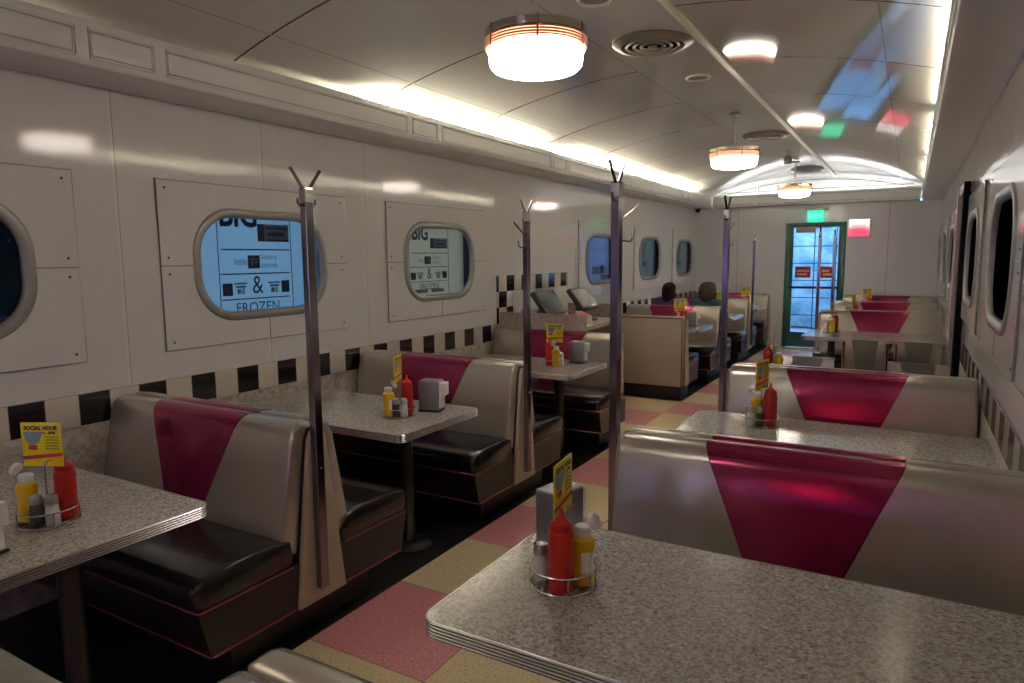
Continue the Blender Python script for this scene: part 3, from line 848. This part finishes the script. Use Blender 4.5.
def make_dispenser():
    o = thing('napkin_dispenser', '', 'napkin dispenser', group='grey napkin dispensers')
    b = MB(); b.box((-.06, -.048, .006), (.06, .048, .178), .008, 4); b.build('housing', M['disp'], o)
    b = MB(); b.box((-.064, -.052, 0), (.064, .052, .010), .003); b.build('foot', M['column'], o)
    b = MB(); b.loft([[(.061 + w, y * f, z) for y, z in ((-.036, .02), (.036, .02), (.036, .165), (-.036, .165))] for w, f in ((0, 1), (.006, 1.), (.009, .9))]); b.loft([[(.068 + .02 * t, -.034 + .0, z) for z in (.09, .16)] + [(.068 + .026 * t, .034, z) for z in (.165, .095)] for t in (0, 1)]); b.build('napkins', M['napkin'], o)
    return o
CAD, KET, MUS, CARD, DISP = make_caddy(), make_ketchup(), make_mustard(), make_card(), make_dispenser()
SALT = make_shaker('salt_shaker', '', 'salt', 'salt shaker', 'salt shakers'); PEP = make_shaker('pepper_shaker', '', 'pepper', 'pepper shaker', 'pepper shakers')
ZT = .7512
def condiments(x, y, rot, where, card_rz, k=None, s=None, m=None, p=None, lid=0.):
    k = k or (.04, -.02); s = s or (-.045, -.045); m = m or (-.02, .05); p = p or (.0, .0)
    def W(d): return (x + d[0], y + d[1], ZT + .0062)
    place(CAD, 'wire condiment caddy on ' + where, (x, y, ZT), rot)
    place(KET, 'red ketchup squeeze bottle in the caddy on ' + where, W(k))
    place(MUS, 'yellow mustard bottle with white flip cap on ' + where, W(m), lid)
    place(SALT, 'white salt shaker with metal top on ' + where, W(s))
    place(PEP, 'dark pepper shaker with metal top on ' + where, W(p))
    place(CARD, 'yellow card above the caddy on ' + where, (x, y, ZT + .192), card_rz)
w_ = ('the left table cut by the picture edge', 'the left table before the second bench', 'the left table before the register counter', 'the table facing the two people',
      'the table the two people sit at', 'the table of the last left booth')
condiments(-2.465, 1.125, .3, w_[0], math.radians(28), k=(.03, .045), s=(.052, -.012), m=(-.052, -.035), p=(.01, -.04), lid=math.radians(30))
condiments(-2.42, 2.90, .1, w_[1], math.radians(112), k=(.035, .03), s=(.05, -.018), m=(-.03, -.05), p=(.01, -.04), lid=math.radians(210))
condiments(-2.44, 4.87, .1, w_[2], math.radians(14), k=(-.03, -.03), s=(.05, .02), m=(.035, -.045), p=(.03, .045), lid=math.radians(-20))
condiments(-2.46, 8.37, .1, w_[3], math.radians(10))
condiments(-2.44, 10.2, .1, w_[4], math.radians(10))
condiments(-2.40, 12.0, .1, w_[5], math.radians(10))
v_ = ('the big right foreground table', 'the second right table', 'the right table behind the second bench', 'the right table with low chairs', 'the right table past the first far bench', 'the table of the last right booth')
condiments(-.765, 1.575, .4, v_[0], math.radians(96), k=(.02, -.052), s=(-.055, -.018), m=(.052, .012), p=(-.02, .03), lid=math.radians(180))
condiments(-.625, 3.60, .2, v_[1], math.radians(74), k=(.045, -.01), s=(-.045, -.035), m=(-.025, .04), p=(.0, -.03), lid=math.radians(10))
condiments(-.83, 5.18, .2, v_[2], math.radians(97), k=(-.035, .0), s=(.0, .05), m=(.035, .03), p=(.01, -.05))
condiments(-.74, 8.42, .2, v_[3], math.radians(85), k=(.035, .03), s=(-.045, -.01), m=(.01, -.05), p=(-.02, .04))
condiments(-.64, 10.2, .2, v_[4], math.radians(75), k=(.03, -.03))
condiments(-.57, 12.0, .2, v_[5], math.radians(10), k=(.03, -.03))
for x, y, rz, l in ((-2.36, .875, .25, w_[0]), (-2.345, 3.10, .25, w_[1]), (-2.345, 5.11, .12, w_[2]), (-2.34, 8.50, .1, w_[3]), (-.885, 1.80, 1.35, v_[0]), (-.70, 10.36, 1.6, v_[4])):
    place(DISP, 'grey napkin dispenser with white napkins on ' + l, (x, y, ZT), rz)

# ------------------------------------------------------------------ low chairs at the right-hand tables
def make_chair():
    o = thing('low_chair', '', 'chair', group='beige and grey chairs')
    b = MB(); b.box((-.21, -.20, .40), (.21, .22, .47), .025, 3); b.build('seat', M['chair_grey'], o)
    def slab(xa_t, xb_t, xa_b, xb_b, zb=.40, zt=.80, y=-.21, th=.045):
        return [[(xa_b, y, zb), (xb_b, y, zb), (xb_b, y + th, zb), (xa_b, y + th, zb)], [(xa_t, y - .05, zt - .02), (xb_t, y - .05, zt - .02), (xb_t, y + th - .05, zt - .02), (xa_t, y + th - .05, zt - .02)], [(xa_t, y - .042, zt), (xb_t, y - .042, zt), (xb_t, y + th - .06, zt), (xa_t, y + th - .06, zt)]]
    b = MB(); b.loft(slab(-.20, -.113, -.20, -.063)); b.loft(slab(.113, .20, .063, .20)); bk = b.build('backrest', M['silver'], o)
    b = MB(); b.loft(slab(-.112, .112, -.062, .062)); b.build('center_panel', M['chair_grey'], bk)
    for sx in (-1, 1):
        b = MB(); b.tube([(sx * .185, -.275, .765), (sx * .185, -.255, .60), (sx * .185, -.228, .40), (sx * .19, -.25, .0)], .011, 8); b.sphere((sx * .185, -.28, .77), .016, 10, 8); b.build('rear_leg', M['chrome'], o)
        b = MB(); b.tube([(sx * .185, .19, .40), (sx * .19, .20, .0)], .011, 8); b.build('front_leg', M['chrome'], o)
        b = MB(); b.tube([(sx * .187, -.235, .39), (sx * .187, .19, .39)], .009, 8); b.build('side_rail', M['chrome'], o)
    return o
CH = make_chair(); cg = 'low chairs at the right-hand tables'
place(CH, 'low beige chair with grey back, nearer row, beside the aisle', (-.69, 5.72, 0), PI, cg)
place(CH, 'low beige chair with grey back, nearer row, beside the right wall', (.085, 5.70, 0), PI, cg)
place(CH, 'low chair seen from behind at the near edge of the far right table, aisle side', (-.345, 7.62, 0), 0, cg)
place(CH, 'low chair seen from behind at the near edge of the far right table, wall side', (.10, 7.62, 0), 0, cg)

# ------------------------------------------------------------------ register counter
def make_counter():
    o = thing('register_counter', 'speckled service counter on the left wall carrying two register screens', 'counter', (XLB, 5.73, 0))
    solid('kick_base', (.01, .03, 0), (.56, 1.55, .10), M['kick'], o)
    b = MB(); b.box((0, .022, .10), (.60, 1.56, .89), .004); b.build('cabinet', M['counter_brown'], o)
    b = MB(); b.box((0, 0, 0.0), (.93, .022, 1.09), .003); b.build('end_panel', M['granite_pink'], o)
    b = MB(); b.box((0, 1.56, 0.0), (.62, 1.585, 1.085), .003); b.build('end_panel', M['counter_brown'], o)
    r = .10; L, W = .72, 1.558
    out = [(0, .024), (.66, .024)] + [(L - r + r * math.cos(a), .024 + r + r * math.sin(a)) for a in (-PI / 2 + PI / 2 * k / 8 for k in range(9))] + [(L, W * .5), (L - .07, W), (0, W)]
    b = MB(); b.prism(out, 'z', .89, .93); b.build('worktop', M['counter_top'], o)
    return o
make_counter()
ZC = .9305
def make_pos(label, loc, rz, scr):
    o = thing('register_screen', label, 'register screen', loc, rz, 'register screens on the counter')
    b = MB(); b.box((-.13, -.11, 0), (.13, .11, .02), .006); b.build('base', M['black_plastic'], o)
    b = MB(); b.loft([[(-.06, -.03, .02), (.06, -.03, .02), (.06, .05, .02), (-.06, .05, .02)], [(-.06, .02, .20), (.06, .02, .20), (.06, .07, .20), (-.06, .07, .20)]]); b.build('neck', M['black_plastic'], o)
    R = Matrix.Translation((0, .0, .235)) @ Matrix.Rotation(math.radians(-40), 4, 'X')
    b = MB(); t = MB(); t.box((-.19, -.025, -.14), (.19, .03, .14), .012); b.add(t.bm, R); h = b.build('housing', M['black_plastic'], o)
    b = MB(); t = MB(); t.box((-.165, -.029, -.115), (.165, -.022, .115), .002); b.add(t.bm, R); b.build('display', M[scr], h)
    return o
make_pos('dark register screen on the counter, nearer one', (-3.13, 6.12, ZC), math.radians(84), 'screen')
make_pos('pale register screen on the counter, farther one', (-3.06, 6.80, ZC), math.radians(84), 'screen_pale')
o = thing('card_reader', 'small beige card machine between the two register screens', 'card machine', (-2.90, 6.46, ZC), 1.3)
b = MB(); b.loft([[(-.05, -.08, 0), (.05, -.08, 0), (.05, .08, 0), (-.05, .08, 0)], [(-.048, -.06, .09), (.048, -.06, .09), (.048, .075, .13), (-.048, .075, .13)]]); b.build('body', M['beige_plastic'], o)
b = MB(); b.loft([[(-.03, -.045, .094), (.03, -.045, .094), (.03, .055, .124), (-.03, .055, .124)], [(-.03, -.047, .098), (.03, -.047, .098), (.03, .053, .128), (-.03, .053, .128)]]); b.build('keypad', M['card_red'], o)
o = thing('receipt_box', 'pale box standing at the wall end of the register counter', 'box', (-3.30, 6.08, ZC), .1)
b = MB(); b.box((-.09, -.1, 0), (.09, .1, .17), .015); b.build('shell', M['beige_plastic'], o); b = MB(); b.box((-.07, -.103, .07), (.07, -.099, .075)); b.build('slot', M['black_plastic'], o)

# ------------------------------------------------------------------ lamps
def make_pendant():
    o = thing('pendant_lamp', '', 'pendant lamp', group='drum pendant lamps')
    R = .225
    b = MB(); b.lathe([(R * .70, .042), (R * .93, .034), (R * .95, .02), (R * .95, -.02)], n=48, caps=True); b.build('drum', M['brass'], o)
    b = MB(); b.lathe([(R * .955, .032), (R * 1., .030), (R * 1., -.004), (R * .985, -.006)], n=48, caps=False); rim = b.build('rim', M['brass'], o)
    for k in range(4):
        z = -.011 - k * .0115; b = MB(); b.tube(ring_pts(R * .995, z, 48), .0046, 8, closed=True); b.build('copper_band', M['copper'], o)
    b = MB(); b.lathe([(R * .955, -.01), (R * .955, -.062)], n=48, caps=False); b.build('lit_inner_band', M['glow_peach'], o)
    b = MB(); b.lathe([(R * .93, -.03), (R * .93, -.095), (R * .91, -.118), (R * .84, -.135), (R * .5, -.150), (R * .05, -.155), (.001, -.155)], n=48, caps=True); b.build('opal_bowl', M['bowl'], o)
    for a in range(6):
        t = a * PI / 3; b = MB(); b.box((-.004, -.004, -.06), (.004, .004, .034)); ob = b.build('strut', M['brass'], rim, (R * 1.0 * math.cos(t), R * 1.0 * math.sin(t), 0))
    b = MB(); b.tube([(0, 0, .035), (0, 0, .345)], .008, 8); b.build('rod', M['cream_trim'], o)
    b = MB(); b.lathe([(.055, .335), (.055, .35), (.03, .362)], n=24); b.build('canopy', M['cream_trim'], o)
    return o
PEN = make_pendant(); PX = -1.495; PZ = 2.583
for y, l in ((2.80, 'largest drum pendant lamp, at the top centre of the picture'), (6.75, 'middle drum pendant lamp, before the round vent'), (10.6, 'farthest drum pendant lamp, hanging before the white arch'), (-.95, 'drum pendant lamp just behind the camera, seen only as reflections')):
    place(PEN, l, (PX, y, PZ))
def make_vent():
    o = thing('ceiling_vent', '', 'ceiling vent', group='round ceiling air diffusers')
    b = MB(); b.lathe([(.245, 0), (.25, -.014), (.22, -.034), (.197, -.04), (.19, -.024), (.19, -.005)], n=48); b.build('rim', M['vent'], o)
    b = MB(); b.lathe([(.189, -.012), (.001, -.012)], n=40); b.build('opening', M['vent_dark'], o)
    for r in (.16, .115, .07):
        b = MB(); b.lathe([(r, -.022), (r + .012, -.030), (r + .006, -.040), (r - .006, -.036), (r - .008, -.028)], n=40, caps=False); b.build('cone_ring', M['vent'], o)
    b = MB(); b.lathe([(.03, -.03), (.028, -.04), (.001, -.043)], n=24); b.build('hub', M['vent'], o)
    return o
VEN = make_vent()
for y, l in ((4.33, 'nearest round ceiling air vent, beside the largest lamp'), (8.20, 'second round ceiling air vent, above the middle lamp'), (11.75, 'farthest round ceiling air vent, grey against the white arch')):
    place(VEN, l, (-1.48, y, vault(-1.48) + .004))
def make_can():
    o = thing('recessed_downlight', '', 'recessed light', group='unlit recessed ceiling lights')
    b = MB(); b.lathe([(.088, 0), (.096, -.006), (.088, -.018), (.076, -.016), (.074, 0)], n=36, caps=False); b.build('trim_ring', M['cream_trim'], o)
    b = MB(); b.lathe([(.076, -.006), (.001, -.006)], n=36); b.build('lens', M['ceil'] if False else M['stool'], o)
    return o
CAN = make_can()
place(CAN, 'small round flush light cut by the top edge of the picture', (-1.50, 3.46, vault(-1.5) + .002)); place(CAN, 'small round flush light on the ceiling past the first vent', (-1.46, 5.32, vault(-1.46) + .002))
o = thing('ceiling_speaker', 'small dark spotlight hanging under the ceiling left of the farthest lamp rod', 'spotlight', (-1.44, 9.55, 2.83))
b = MB(); b.lathe([(.035, .05), (.05, .03), (.05, -.04), (.035, -.055)], n=20); b.build('head', M['vent'], o); b = MB(); b.lathe([(.012, .045), (.012, .17)], n=10); b.build('stem', M['vent'], o)
# fluorescent tubes lying in the coves
def tube_lamp(label, p, q, mkey, g):
    d = Vector(q) - Vector(p); n = d.normalized()
    o = thing('fluorescent_tube', label, 'fluorescent tube', p, 0, g)
    b = MB(); b.tube([n * .03, d - n * .03], .015, 10); b.build('glass_tube', M[mkey], o)
    for a in (Vector((0, 0, 0)), d - n * .03):
        b = MB(); b.tube([a, a + n * .03], .017, 10); b.build('end_cap', M['steel'], o)
    return o
sl = ('behind the camera end', 'opposite the largest lamp', 'in the middle of the hall', 'toward the far end'); 
for sd, xx, dn in (('left', FL - .062, 'left'), ('right', FR + .062, 'right')):
    for (ya, yb), s_ in zip(((-1.6, .85), (3.55, 5.98), (6.40, 8.86), (9.13, 11.6)), sl):
        tube_lamp('glowing tube in the %s cove, %s' % (dn, s_), (xx, ya, 2.645), (xx, yb, 2.645), 'bulb' if sd == 'left' else 'bulb_right', 'cove tubes')
for xa, xb, s_ in ((-3.0, -1.62, 'left'), (-1.46, -.05, 'right')):
    tube_lamp('white tube in the cove under the arch, %s one' % s_, (xa, 12.70, 2.64), (xb, 12.70, 2.64), 'bulb_far', 'arch cove tubes')

# ------------------------------------------------------------------ signs and small wall things
o = thing('exit_sign', 'green glowing exit sign above the green door', 'exit sign', (-1.46, YF - .005, 2.27))
b = MB(); b.box((-.16, -.07, .105), (.19, 0, .125), .004); b.box((-.16, -.05, .125), (.19, -.0, .145), .004); b.build('bracket', M['steel'], o)
b = MB(); b.box((-.125, -.045, -.09), (.125, -.02, .105), .006); pl = b.build('panel', M['exit_green'], o)
text_part(o, 'lettering', 'EXIT', .13, M['exit_ink'], (0, -.0465, .0), TY, .95, .003)
def notice_mat():
    m, nt, bs = new_mat('backlit_notice'); g = NG(nt); x, y, z = g.xyz()
    c = g.ramp(g.val('ADD', g.val('MULTIPLY', z, 3.2), .5), [(.05, (.85, .05, .13)), (.42, (.95, .09, .17)), (.62, (.72, .62, .60)), (.9, (.75, .75, .74))])
    nt.links.new(c, bs.inputs['Emission Color']); bs.inputs['Emission Strength'].default_value = .55
    nt.links.new(c, bs.inputs['Base Color']); return m
o = thing('lit_notice', 'white notice box glowing red below, right of the green door', 'lit sign', (-.785, YF - .005, 2.06))
b = MB(); b.box((-.17, -.05, -.155), (.17, 0, .155), .008); b.build('case', M['white_plastic'], o)
b = MB(); b.box((-.155, -.054, -.14), (.155, -.048, .14), .003); b.build('lit_face', notice_mat(), o)
b = MB()
for z, wd in ((.045, .20), (.02, .23), (-.005, .18), (-.035, .20), (-.065, .16)):
    ux = -wd / 2
    while ux < wd / 2: 
        l = random.uniform(.018, .04); b.box((ux, -.056, z - .006), (min(ux + l, wd / 2), -.0535, z + .006)); ux += l + .009
b.build('lettering', M['card_ink'], o, smooth=False)
o = thing('dome_camera', 'small black dome camera in the far left upper corner', 'camera', (-3.38, 12.5, ZS - .002))
b = MB(); b.lathe([(.055, .0), (.055, -.03), (.05, -.032)], n=24); b.build('mount', M['black_plastic'], o); b = MB(); b.sphere((0, 0, -.035), (.045, .045, .045), 20, 12); b.build('dome', M['dark_glass'], o)
# pale table cut by the lower left corner
o = thing('side_table', 'pale grey tabletop cut off by the bottom left picture corner', 'table', (-1.60, .30, 0))
b = MB(); b.loft([[(u, v, z) for u, v in rrect(.42, .37, .04, 5)] for z in (.722, .726, .746, .75)]); b.build('tabletop', M['stool'], o)
b = MB(); b.lathe([(.20, 0), (.20, .012), (.05, .03), (.035, .05), (.035, .70), (.12, .722)], n=24); b.build('pedestal', M['column'], o)

# ------------------------------------------------------------------ people
def skin_mesh(name, verts, edges, root, m, parent, sub=2):
    me = bpy.data.meshes.new(name); me.from_pydata([v[0] for v in verts], edges, [])
    o = bpy.data.objects.new(name, me); COL.objects.link(o)
    bm = bmesh.new(); bm.from_mesh(me); bm.verts.ensure_lookup_table(); ly = bm.verts.layers.skin.verify()
    for i, v in enumerate(bm.verts):
        r = verts[i][1]; r = r if isinstance(r, tuple) else (r, r); v[ly].radius = r; v[ly].use_root = (i == root)
    bm.to_mesh(me); bm.free()
    s = o.modifiers.new('s', 'SKIN'); s.use_smooth_shade = True
    u = o.modifiers.new('u', 'SUBSURF'); u.levels = sub; u.render_levels = sub
    bpy.context.view_layer.update()
    em = bpy.data.meshes.new_from_object(o.evaluated_get(bpy.context.evaluated_depsgraph_get()))
    bpy.data.objects.remove(o); bpy.data.meshes.remove(me)
    em.materials.clear(); em.materials.append(m)
    em.polygons.foreach_set('use_smooth', [True] * len(em.polygons))
    r = bpy.data.objects.new(name, em); COL.objects.link(r); r.parent = parent; return r
def make_person(label, loc, rz, cloth, hair, long_hair, lean):
    """seated on a booth seat, facing +Y, origin on the floor below the pelvis"""
    o = thing('person', label, 'person', loc, rz)
    V, E = [], []
    def v(p, r, prev=None):
        V.append((p, r)); i = len(V) - 1
        if prev is not None: E.append((prev, i))
        return i
    pel = v((0, 0, .60), (.15, .11))
    ab = v((0, .0 + lean * .3, .72), (.135, .10), pel); chst = v((0, lean * .6, .89), (.15, .105), ab); sh = v((0, lean * .9, 1.0), (.085, .065), chst)
    nk = v((0, lean * 1.05 + .005, 1.06), .052, sh); hd0 = v((0, lean * 1.2 + .02, 1.10), (.062, .075), nk); hd1 = v((0, lean * 1.25 + .02, 1.175), (.074, .092), hd0); hd2 = v((0, lean * 1.25 + .01, 1.245), (.058, .072), hd1)
    TV, TE = [], []
    for s in (-1, 1):
        sj = v((s * .165, lean * .9, .985), .048, sh); el = v((s * .235, lean + .10, .76), .046, sj); fo = v((s * .19, lean + .22, .775), .040, el); wr = v((s * .13, lean + .33, .80), .028, fo)
        pm = v((s * .10, lean + .375, .80), (.030, .018), wr); pe = v((s * .085, lean + .41, .798), (.034, .015), pm)
        for k in range(4):
            off = (k - 1.5) * .017; ln = (.060, .072, .067, .05)[k]
            f1 = v((s * (.085 + off * .8) , lean + .435 + ln * .2, .797), .0088, pe); f2 = v((s * (.075 + off * .85), lean + .435 + ln * .65, .792), .008, f1); v((s * (.065 + off * .85), lean + .435 + ln, .782), .0072, f2)
        t1 = v((s * .06, lean + .385, .795), .011, pm); v((s * .04, lean + .42, .788), .009, t1)
        hp = v((s * .09, .05, .565), .098, pel); kn = v((s * .11, .43, .54), .066, hp); cf = v((s * .11, .47, .34), .054, kn); ak = v((s * .11, .44, .10), .038, cf); v((s * .115, .50, .045), (.042, .034), ak); E.append((len(V) - 1, len(V) - 1)); E.pop()
        v((s * .12, .60, .035), (.036, .026), len(V) - 1)
    body = skin_mesh('body', V, E, pel, M['skin'], o)
    # clothing: a slightly looser shell over trunk and arms, and trousers
    V, E = [], []
    pel = v((0, 0, .56), (.165, .125)); ab = v((0, lean * .3, .72), (.155, .12), pel); chst = v((0, lean * .6, .89), (.172, .125), ab); sh = v((0, lean * .9, 1.01), (.128, .10), chst); v((0, lean * 1.0, 1.075), (.095, .085), sh)
    for s in (-1, 1):
        sj = v((s * .17, lean * .9, .99), .078, sh); el = v((s * .24, lean + .10, .76), .060, sj); fo = v((s * .19, lean + .22, .775), .052, el); v((s * .145, lean + .305, .795), .040, fo)
    skin_mesh('pullover', V, E, 0, M[cloth], body)
    V, E = [], []
    pel = v((0, 0, .575), (.16, .112))
    for s in (-1, 1):
        hp = v((s * .09, .06, .567), .106, pel); kn = v((s * .11, .435, .54), .076, hp); cf = v((s * .11, .47, .34), .064, kn); v((s * .11, .445, .11), .052, cf)
    skin_mesh('trousers', V, E, 0, M['jeans'], body)
    for s in (-1, 1):
        b = MB(); b.loft([[(s * .115 + x * w, .42 + y, z) for x, z in ((-1, .0), (1, .0), (1, h * .6), (.5, h), (-.5, h), (-1, h * .6))] for y, w, h in ((0, .03, .07), (.04, .042, .095), (.12, .045, .075), (.20, .045, .055), (.25, .03, .035))]); b.build('shoe', M['shoe'], body)
    hx, hy, hz = 0, lean * 1.25 + .02, 1.175
    b = MB(); b.loft([[(hx + x * w, hy + y, z) for x, y in ((-1, .085), (1, .085), (.5, .085 + d), (-.5, .085 + d))] for z, w, d in ((1.185, .006, .004), (1.165, .010, .014), (1.145, .016, .022), (1.135, .014, .008))]); b.build('nose', M['skin'], body)
    for s in (-1, 1):
        b = MB(); b.sphere((s * .032, hy + .078, 1.19), (.013, .010, .009), 12, 8); b.build('eye', M['eye'], body)
        b = MB(); b.sphere((s * .079, hy - .005, 1.17), (.010, .02, .032), 10, 8); b.build('ear', M['skin'], body)
    o.scale = (1, 1, .965)
    b = MB(); b.sphere((0, hy + .082, 1.112), (.024, .008, .008), 12, 8); b.build('mouth', M['lip'], body)
    # hair: cap that leaves the face open and falls to the shoulders
    b = MB(); n = 28; rings = []
    zs = [1.285, 1.278, 1.26, 1.23, 1.19, 1.14, 1.09, 1.04, 1.00] if long_hair else [1.300, 1.292, 1.27, 1.235, 1.19, 1.14, 1.09, 1.045, 1.01]
    rs = [.012, .045, .078, .098, .104, .104, .108, .112, .10] if long_hair else [.016, .062, .098, .120, .128, .130, .126, .115, .09]
    for z, r in zip(zs, rs):
        ring = []
        for k in range(n + 1):
            a = math.radians(118) + math.radians(304) * k / n if z < 1.235 else math.radians(90) + 2 * PI * k / n
            rr = r * (1 + .035 * math.sin(7 * a + z * 40))
            ring.append((hx + rr * .93 * math.cos(a), hy - .015 + rr * 1.08 * math.sin(a), z + .006 * math.sin(5 * a)))
        rings.append(ring)
    b.loft(rings, closed=False, caps=False)
    ho = b.build('hair', M[hair], body, angle=180)
    sd = ho.modifiers.new('thick', 'SOLIDIFY'); sd.thickness = .018; sd.offset = -1
    return o
make_person('person with long dark hair in a purple top, sitting with back to the camera', (-3.02, 9.68, .0), 0, 'purple_cloth', 'hair_dark', True, .03)
make_person('person with greying brown hair in a teal top, aisle side, back to the camera', (-2.47, 9.70, .0), 0, 'teal_cloth', 'hair_grey', False, .03)

# ------------------------------------------------------------------ light
w = bpy.data.worlds.new('World'); SC.world = w; w.use_nodes = True
bg = w.node_tree.nodes['Background']; bg.inputs[0].default_value = (.30, .56, .95, 1); bg.inputs[1].default_value = 1.55
def area(name, loc, rot, sx, sy, power, col):
    l = bpy.data.lights.new(name, 'AREA'); l.shape = 'RECTANGLE'; l.size = sx; l.size_y = sy; l.energy = power; l.color = col
    o = bpy.data.objects.new(name, l); COL.objects.link(o); o.location = loc; o.rotation_euler = rot; return o
# the hall goes on behind the camera: its next lamps and the bluish daylight of its glazed end wall
area('violet_neon', (-1.5, YN + .05, 1.36), (math.radians(90), 0, 0), 3.2, .26, 2.2, (.36, .22, 1.))
area('red_neon', (-.93, YN + .06, 2.12), (math.radians(90), 0, 0), .5, .32, 1.2, (1., .04, .18))
area('entrance_daylight', (-2.2, YN + .05, 1.6), (math.radians(90), 0, 0), 1.0, 1.2, 2, (.75, .78, 1.))

# ------------------------------------------------------------------ camera
f, cx, cy = 683., 512., 341.5
vp = (912., 254.); hs = -.0087
d = Vector((vp[0] - cx, vp[1] - cy, f)).normalized()
d2 = Vector((vp[0] - 1000 - cx, vp[1] - 1000 * hs - cy, f))
n = d.cross(d2).normalized()
if n.y > 0: n = -n
xw = d.cross(n)
right = Vector((xw.x, d.x, n.x)); down = Vector((xw.y, d.y, n.y)); fwd = Vector((xw.z, d.z, n.z))
R = Matrix((right, -down, -fwd)).transposed()
cam = bpy.data.cameras.new('camera'); cam.sensor_width = 36.; cam.lens = f * 36. / 1024.; cam.clip_start = .02
co = bpy.data.objects.new('camera', cam); COL.objects.link(co)
co.matrix_world = Matrix.Translation((0, 0, 1.62)) @ R.to_4x4()
SC.camera = co
SC.view_settings.view_transform = 'Standard'; SC.view_settings.look = 'None'; SC.view_settings.gamma = 1.; SC.view_settings.use_curve_mapping = False
SC.view_settings.exposure = 1.42
SC.cycles.use_denoising = True
SC.cycles.max_bounces = 10; SC.cycles.diffuse_bounces = 5; SC.cycles.glossy_bounces = 5; SC.cycles.transparent_max_bounces = 12
SC.cycles.sample_clamp_indirect = 8.
